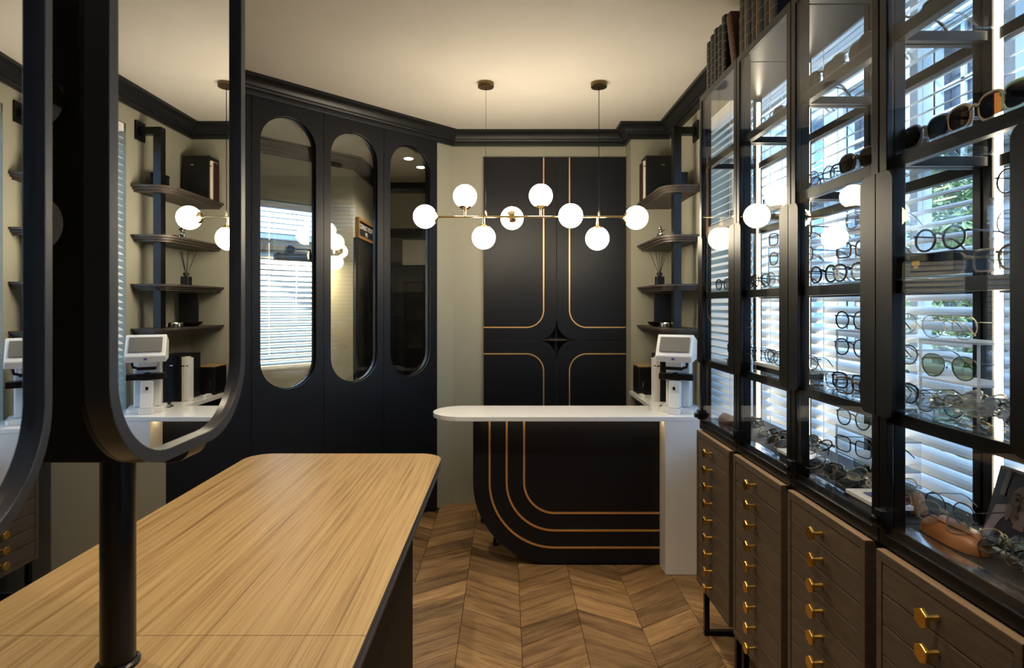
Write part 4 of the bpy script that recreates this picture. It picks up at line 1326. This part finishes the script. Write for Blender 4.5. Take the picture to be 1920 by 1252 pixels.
eyewear(2, 1, .955, 1.60, 'round', 'black', yaw=.15, dz=.167, thick=.0026)
eyewear(2, 1, .955, 1.60, 'panto', 'black', yaw=.15, dz=.092, thick=.0026)
eyewear(2, 1, .945, 1.59, 'square', 'black', yaw=.15, thick=.003)
eyewear(2, 1, .955, 1.415, 'round', 'gold', yaw=.15, dz=.167)
eyewear(2, 1, .955, 1.415, 'panto', 'navy', yaw=.15, dz=.092, thick=.002)
eyewear(2, 1, .95, 1.405, 'panto', 'black', yaw=.15, thick=.0026)
eyewear(2, 1, .912, 1.662, 'panto', 'gunmetal', yaw=.1)
eyewear(2, 1, .900, 1.485, 'square', 'tortoise', yaw=.25, thick=.0028)
riser(2, 0, .995, 1.555, (.085, .16), 'two-tier clear acrylic stand on the bottom shelf of the second nearest cabinet', dep=.09, wid=.22)
eyewear(2, 0, .96, 1.60, 'panto', 'black', yaw=.15, dz=.162, thick=.0024)
eyewear(2, 0, .96, 1.60, 'square', 'gunmetal', yaw=.15, dz=.087, thick=.0022)
case(0, .972, 1.605, 'dark leather eyeglass case under the acrylic stand', 'darkleather', L=.15, W=.06, H=.036)
eyewear(2, 0, .925, 1.60, 'square', 'black', yaw=.15, dz=.0, lie=.45, folded=True, thick=.0028, where='leaning on the dark case')
eyewear(2, 0, 1.05, 1.655, 'aviator', 'gunmetal', 'lens_green', yaw=.2, dz=.002, folded=True)
case(0, .995, 1.445, 'tan leather eyeglass case behind the white tray', 'tan', L=.13, W=.065, H=.055)
tray(2, 0, .882, .965, 1.365, 1.50, .026, 'white tray on a dark base holding clear frames')
simple('lens_cloth', 'folded purple lens cloth lying on the white tray', 'cloth', join(box(.905, .958, 1.372, 1.462, SHZ[0] + .0275, SHZ[0] + .0295), box(.907, .956, 1.374, 1.43, SHZ[0] + .0296, SHZ[0] + .0312)), 'purple')
for (x, y, s) in ((.905, 1.465, 'round'), (.915, 1.40, 'panto'), (.945, 1.435, 'round')):
    eyewear(2, 0, x, y, s, 'clear', yaw=.3, dz=.032, folded=True, lie=.95, thick=.002, where='on the white tray')
heap(2, 0, .885, .925, 1.54, 1.72, 2, 2, MIX, lie=1.1)

# --- third nearest cabinet (bay 3)
for k, y in enumerate((2.06, 1.93, 1.82)):
    eyewear(3, 4, .93, y, ('round', 'square', 'round')[k], ('clear', 'grey', 'tortoise')[k], 'lens_dark' if k else 'lens', yaw=.1, thick=.003)
for k, y in enumerate((2.05, 1.92, 1.81)):
    eyewear(3, 3, .945, y, ('panto', 'square', 'panto')[k], 'black', yaw=.1, thick=.0026)
riser(3, 2, .985, 1.945, (.075, .145), 'two-tier clear acrylic stand on the middle shelf of the third nearest cabinet', dep=.09, wid=.26)
for k, y in enumerate((2.01, 1.87)):
    eyewear(3, 2, .95, y, ('square', 'panto')[k], ('orange', 'black')[k], yaw=.1, dz=.147, thick=.0026)
    eyewear(3, 2, .95, y, ('panto', 'square')[k], ('black', 'gunmetal')[k], yaw=.1, dz=.077, thick=.0024)
for k, y in enumerate((2.06, 1.935, 1.815)):
    eyewear(3, 2, .905, y, ('panto', 'round', 'square')[k], ('tortoise', 'clear', 'pink')[k], yaw=.1, folded=(k == 1), thick=.0026)
tray(3, 1, .90, 1.0, 1.80, 2.10, .03, 'white topped tray with a row of dark frames')
for k, y in enumerate((2.06, 1.975, 1.89, 1.82)):
    eyewear(3, 1, .915 + .02 * (k % 2), y, ('round', 'panto', 'round', 'panto')[k], ('gunmetal', 'black', 'gunmetal', 'black')[k], yaw=.25, dz=.0315, folded=(k % 2 == 1), thick=.002, where='on white tray')
tray(3, 0, .905, 1.0, 1.78, 1.93, .024, 'low white tray of dark frames on the bottom shelf')
heap(3, 0, .905, 1.0, 1.785, 1.925, 2, 2, MIX, dz=.026, lie=.9)
heap(3, 0, .89, 1.04, 1.95, 2.10, 4, 2, MIX, lie=1.0)

# --- farthest cabinet (bay 4)
eyewear(4, 3, .94, 2.34, 'square', 'black', yaw=.1, thick=.0026)
for k, y in enumerate((2.47, 2.35, 2.24)):
    eyewear(4, 2, .925, y, ('panto', 'round', 'panto')[k], 'tortoise' if k else 'black', yaw=.12, thick=.003)
case(1, .945, 2.36, 'brown eyeglass case on the second shelf of the farthest cabinet', 'darkleather', L=.14, W=.055, H=.03)
eyewear(4, 1, .94, 2.37, 'square', 'black', yaw=.1, dz=.031, thick=.0026)
heap(4, 0, .895, .985, 2.22, 2.40, 2, 2, MIX, lie=1.0)
case(0, .94, 2.46, 'patterned brown eyeglass case on the bottom shelf of the farthest cabinet', 'brownbook', L=.12, W=.05, H=.04)

# labels: colour, shape, shelf, cabinet and the place in its row
byrow = {}
for t_ in GL: byrow.setdefault((t_[0], t_[1]), []).append(t_)
NTH = ['first', 'second', 'third', 'fourth', 'fifth', 'sixth', 'seventh', 'eighth', 'ninth', 'tenth', 'eleventh', 'twelfth', 'thirteenth', 'fourteenth',
       'fifteenth', 'sixteenth', 'seventeenth', 'eighteenth', 'nineteenth', 'twentieth', 'twenty-first', 'twenty-second', 'twenty-third']
for (bay, lev), row in byrow.items():
    kinds_ = {}
    for t_ in row: kinds_.setdefault((t_[4], t_[5], t_[6], t_[8]), []).append(t_)
    for (f_, s_, sun_, wh), same in kinds_.items():
        same.sort(key=lambda q: (q[2], q[3]))
        for k, t_ in enumerate(same):
            nm = 'sunglasses' if sun_ else 'eyeglasses'
            lab = '%s %s %s%s, %s cabinet, %s shelf' % (f_, s_, nm, (' ' + wh) if wh else '', CABN[bay], SHN[lev])
            if len(same) > 1: lab = lab + ', %s from left' % NTH[k]
            t_[7]['label'] = lab

# poster leaning in the nearest cabinet
po0 = Vector((1.015, 1.235, SHZ[0] + .0035))
pu = Vector((-.02, -1, 0)).normalized(); pv = Vector((.28, 0, 1)).normalized()
pn = pu.cross(pv)
if pn.x > 0: pn = -pn
po = thing('portrait_poster', 'dark leaning photo poster of a person wearing glasses in the nearest cabinet', 'poster', tuple(po0))
def pm(u, v, w_):
    q = po0 + pu * u + pv * v + pn * w_
    return (q.x, q.y, q.z)
obj('board', prism([(0, 0), (.27, 0), (.27, .165), (0, .165)], [], -.003, 0, pm), mat('poster_dark', (.018, .015, .028), .35), po)
def ell(cu, cv, a, b, n=20, rot=0):
    return [(cu + a * math.cos(2 * PI * i / n) * math.cos(rot) - b * math.sin(2 * PI * i / n) * math.sin(rot), cv + a * math.cos(2 * PI * i / n) * math.sin(rot) + b * math.sin(2 * PI * i / n) * math.cos(rot)) for i in range(n)]
PR = {'top': mat('print_navy', (.012, .012, .035), .4), 'hat': mat('print_plum', (.035, .028, .055), .4), 'skin': mat('print_skin', (.26, .19, .19), .4), 'sleeve': mat('print_mauve', (.30, .25, .33), .4),
      'lip': mat('print_lip', (.14, .03, .04), .4), 'eye': mat('print_dark', (.02, .015, .02), .4), 'phone': mat('print_phone', (.22, .21, .22), .4)}
lay = [('printed_top', [(.03, .0), (.24, .0), (.22, .05), (.15, .075), (.085, .06)], 'top'), ('printed_hair', ell(.125, .118, .066, .043), 'hat'), ('printed_neck', [(.11, .05), (.15, .05), (.145, .085), (.112, .08)], 'skin'),
       ('printed_face', ell(.122, .098, .045, .041), 'skin'), ('printed_sleeve', [(.005, .01), (.03, .005), (.06, .055), (.085, .075), (.075, .092), (.03, .082), (.02, .05)], 'sleeve'),
       ('printed_hand', ell(.083, .078, .012, .018), 'skin'), ('printed_phone', [(.035, .105), (.055, .105), (.06, .158), (.04, .16)], 'phone'),
       ('printed_eye', ell(.104, .107, .007, .0035), 'eye'), ('printed_eye', ell(.137, .107, .007, .0035), 'eye'), ('printed_brow', ell(.104, .117, .009, .0015), 'eye'), ('printed_brow', ell(.138, .117, .009, .0015), 'eye'),
       ('printed_lips', ell(.118, .074, .009, .004), 'lip'), ('printed_nose', ell(.119, .091, .003, .009), 'eye')]
for k, (nm, pl, m_) in enumerate(lay):
    pl = [((u - .005) * .62, v) for u, v in pl]
    obj(nm, prism(pl, [], .0002 + .0003 * k, .0004 + .0003 * k, pm), PR[m_], po)
for cu in (.104, .139):
    obj('printed_rim', prism(ell((cu - .005) * .62, .105, .0125, .0155), [ell((cu - .005) * .62, .105, .0114, .0144)], .0045, .0047, pm), PR['eye'], po)
text('script_lettering', 'Ong', .028, 'chalktext', po, frame_matrix(pm(.072, .022, .0052), pu, pv))

# ------------------------------------------------------------------ consulting room fittings seen through the arched glass
dr4 = struct('door_5', join(box(-1.3195, -1.30, 4.96, 5.84, 0.0, 2.03)), 'dark')
obj('door_leaf', box(-1.2998, -1.29, 5.03, 5.78, 0.01, 1.96), 'black', dr4)
obj('door_handle', tube([(-1.289, 5.72, 1.0), (-1.25, 5.72, 1.0), (-1.25, 5.62, 1.0)], .008, 8), 'chrome', dr4)
dr6 = struct('door_6', join(box(-1.30, -0.25, 5.975, 5.998, 0.0, 2.24)), 'dark')
obj('transom_pane', box(-1.08, -0.72, 5.97, 5.9745, 1.86, 2.12), 'screen', dr6)
obj('door_leaf', box(-1.06, -0.45, 5.962, 5.9745, 0.01, 1.68), 'black', dr6)
obj('door_frame', join(box(-1.12, -1.065, 5.955, 5.9745, 0, 1.75), box(-0.445, -0.39, 5.955, 5.9745, 0, 1.75), box(-1.065, -0.445, 5.955, 5.9745, 1.685, 1.75)), 'crown', dr6)
sg = thing('room_sign', 'framed blackboard sign reading consult room above the dark door', 'sign', (-1.29, 5.3, 2.04))
sy0, sy1, sz0, sz1 = 5.02, 5.66, 2.035, 2.215
obj('sign_board', box(-1.318, -1.300, sy0 + .03, sy1 - .03, sz0 + .024, sz1 - .024), 'chalk', sg)
obj('sign_frame', prism([(sy0, sz0), (sy1, sz0), (sy1, sz1), (sy0, sz1)], [[(sy0 + .03, sz0 + .024), (sy1 - .03, sz0 + .024), (sy1 - .03, sz1 - .024), (sy0 + .03, sz1 - .024)]], -1.3185, -1.288, 'YZ'), 'signwood', sg)
text('sign_lettering', 'CONSULT ROOM', .062, 'chalktext', sg, frame_matrix((-1.2995, 5.34, 2.148), (0, 1, 0), (0, 0, 1)))
text('sign_lettering', 'EMS', .052, 'chalktext', sg, frame_matrix((-1.2995, 5.34, 2.092), (0, 1, 0), (0, 0, 1)))
pl = thing('picture_lamp', 'black tubular picture lamp glowing on the consulting room blind', 'lamp', w1map(.5, 1.80, .12))
def pb(u, v, w_): return w1map(u, v, w_)
obj('shade', prism(rrect(.28, .73, .09, .145, .012, 3), [], 1.785, 1.845, lambda u, w_, v: w1map(u, v, w_)), 'blackmetal', pl, bevel=.006)
obj('arm', tube([w1map(.55, 1.885, .012), w1map(.47, 1.885, .06), w1map(.44, 1.880, .11), w1map(.44, 1.848, .115)], .008, 8), 'blackmetal', pl, smooth=1)
obj('wall_plate', xf(lathe([(.035, 0), (.032, .012), (.012, .02)], 20), Matrix.Translation(w1map(.55, 1.885, .001)) @ NW.to_track_quat('Z', 'Y').to_matrix().to_4x4()), 'blackmetal', pl, smooth=.6)
obj('mount_bar', prism([(.53, 1.915), (.57, 1.915), (.57, 1.86), (.53, 1.86)], [], -.008, .0008, w1map), 'whitepaint', pl)
def lamp(kind, name, loc, direction, energy, color, size=.05, parent=None, spot=1.2, blend=.6, size_y=None):
    d = bpy.data.lights.new(name, kind)
    d.energy = energy; d.color = color
    if kind == 'AREA':
        d.shape = 'RECTANGLE'; d.size = size; d.size_y = size_y or size
    else:
        d.shadow_soft_size = size
    if kind == 'SPOT':
        d.spot_size = spot; d.spot_blend = blend
    o_ = bpy.data.objects.new(name, d); COL.objects.link(o_)
    o_.location = loc
    o_.rotation_euler = Vector(direction).to_track_quat('-Z', 'Y').to_euler()
    return o_
pd = Vector((0, 0, -1)) - NW * .9
lamp('AREA', 'picture_lamp_light', w1map(.47, 1.782, .115), pd, 15.0, (1, .78, .45), .34, size_y=.03).rotation_euler = (pd.to_track_quat('-Z', 'Y') @ Matrix.Identity(3).to_quaternion()).to_euler()

def downlight(x, y, label, energy=22, spot=1.5, aim=(0, 0, -1)):
    d = thing('downlight', label, 'ceiling light', (x, y, CZ - .012))
    obj('trim_ring', lathe([(.048, CZ - .006), (.048, CZ - .0005)], 28, (x, y, 0)), 'whitepaint', d, smooth=.6)
    obj('lens', lathe([(.036, CZ - .009), (.038, CZ - .0062)], 28, (x, y, 0)), 'downlamp', d, smooth=.6)
    lamp('SPOT', 'downlight_beam', (x, y, CZ - .02), aim, energy, (1.0, .83, .60), .03, spot=spot)
downlight(-0.84, 4.93, 'left recessed downlight in the consulting room ceiling', 18, 2.2)
downlight(-0.78, 5.24, 'right recessed downlight in the consulting room ceiling', 18, 2.2)
downlight(-0.62, 2.0, 'recessed downlight above the far half of the oak table', 31, 1.5)
downlight(-0.72, 0.35, 'recessed downlight above the near half of the oak table', 2.0, 1.5)
downlight(0.22, 2.10, 'recessed downlight above the aisle in front of the counter', 27, 1.5)
downlight(0.22, 0.90, 'recessed downlight above the aisle beside the nearest cabinet', 30, 1.6)
downlight(-1.9, 1.6, 'recessed downlight near the left wall drawers', 34, 1.9)
downlight(-0.5, -1.2, 'recessed downlight above the entrance side of the shop', 16, 1.8)
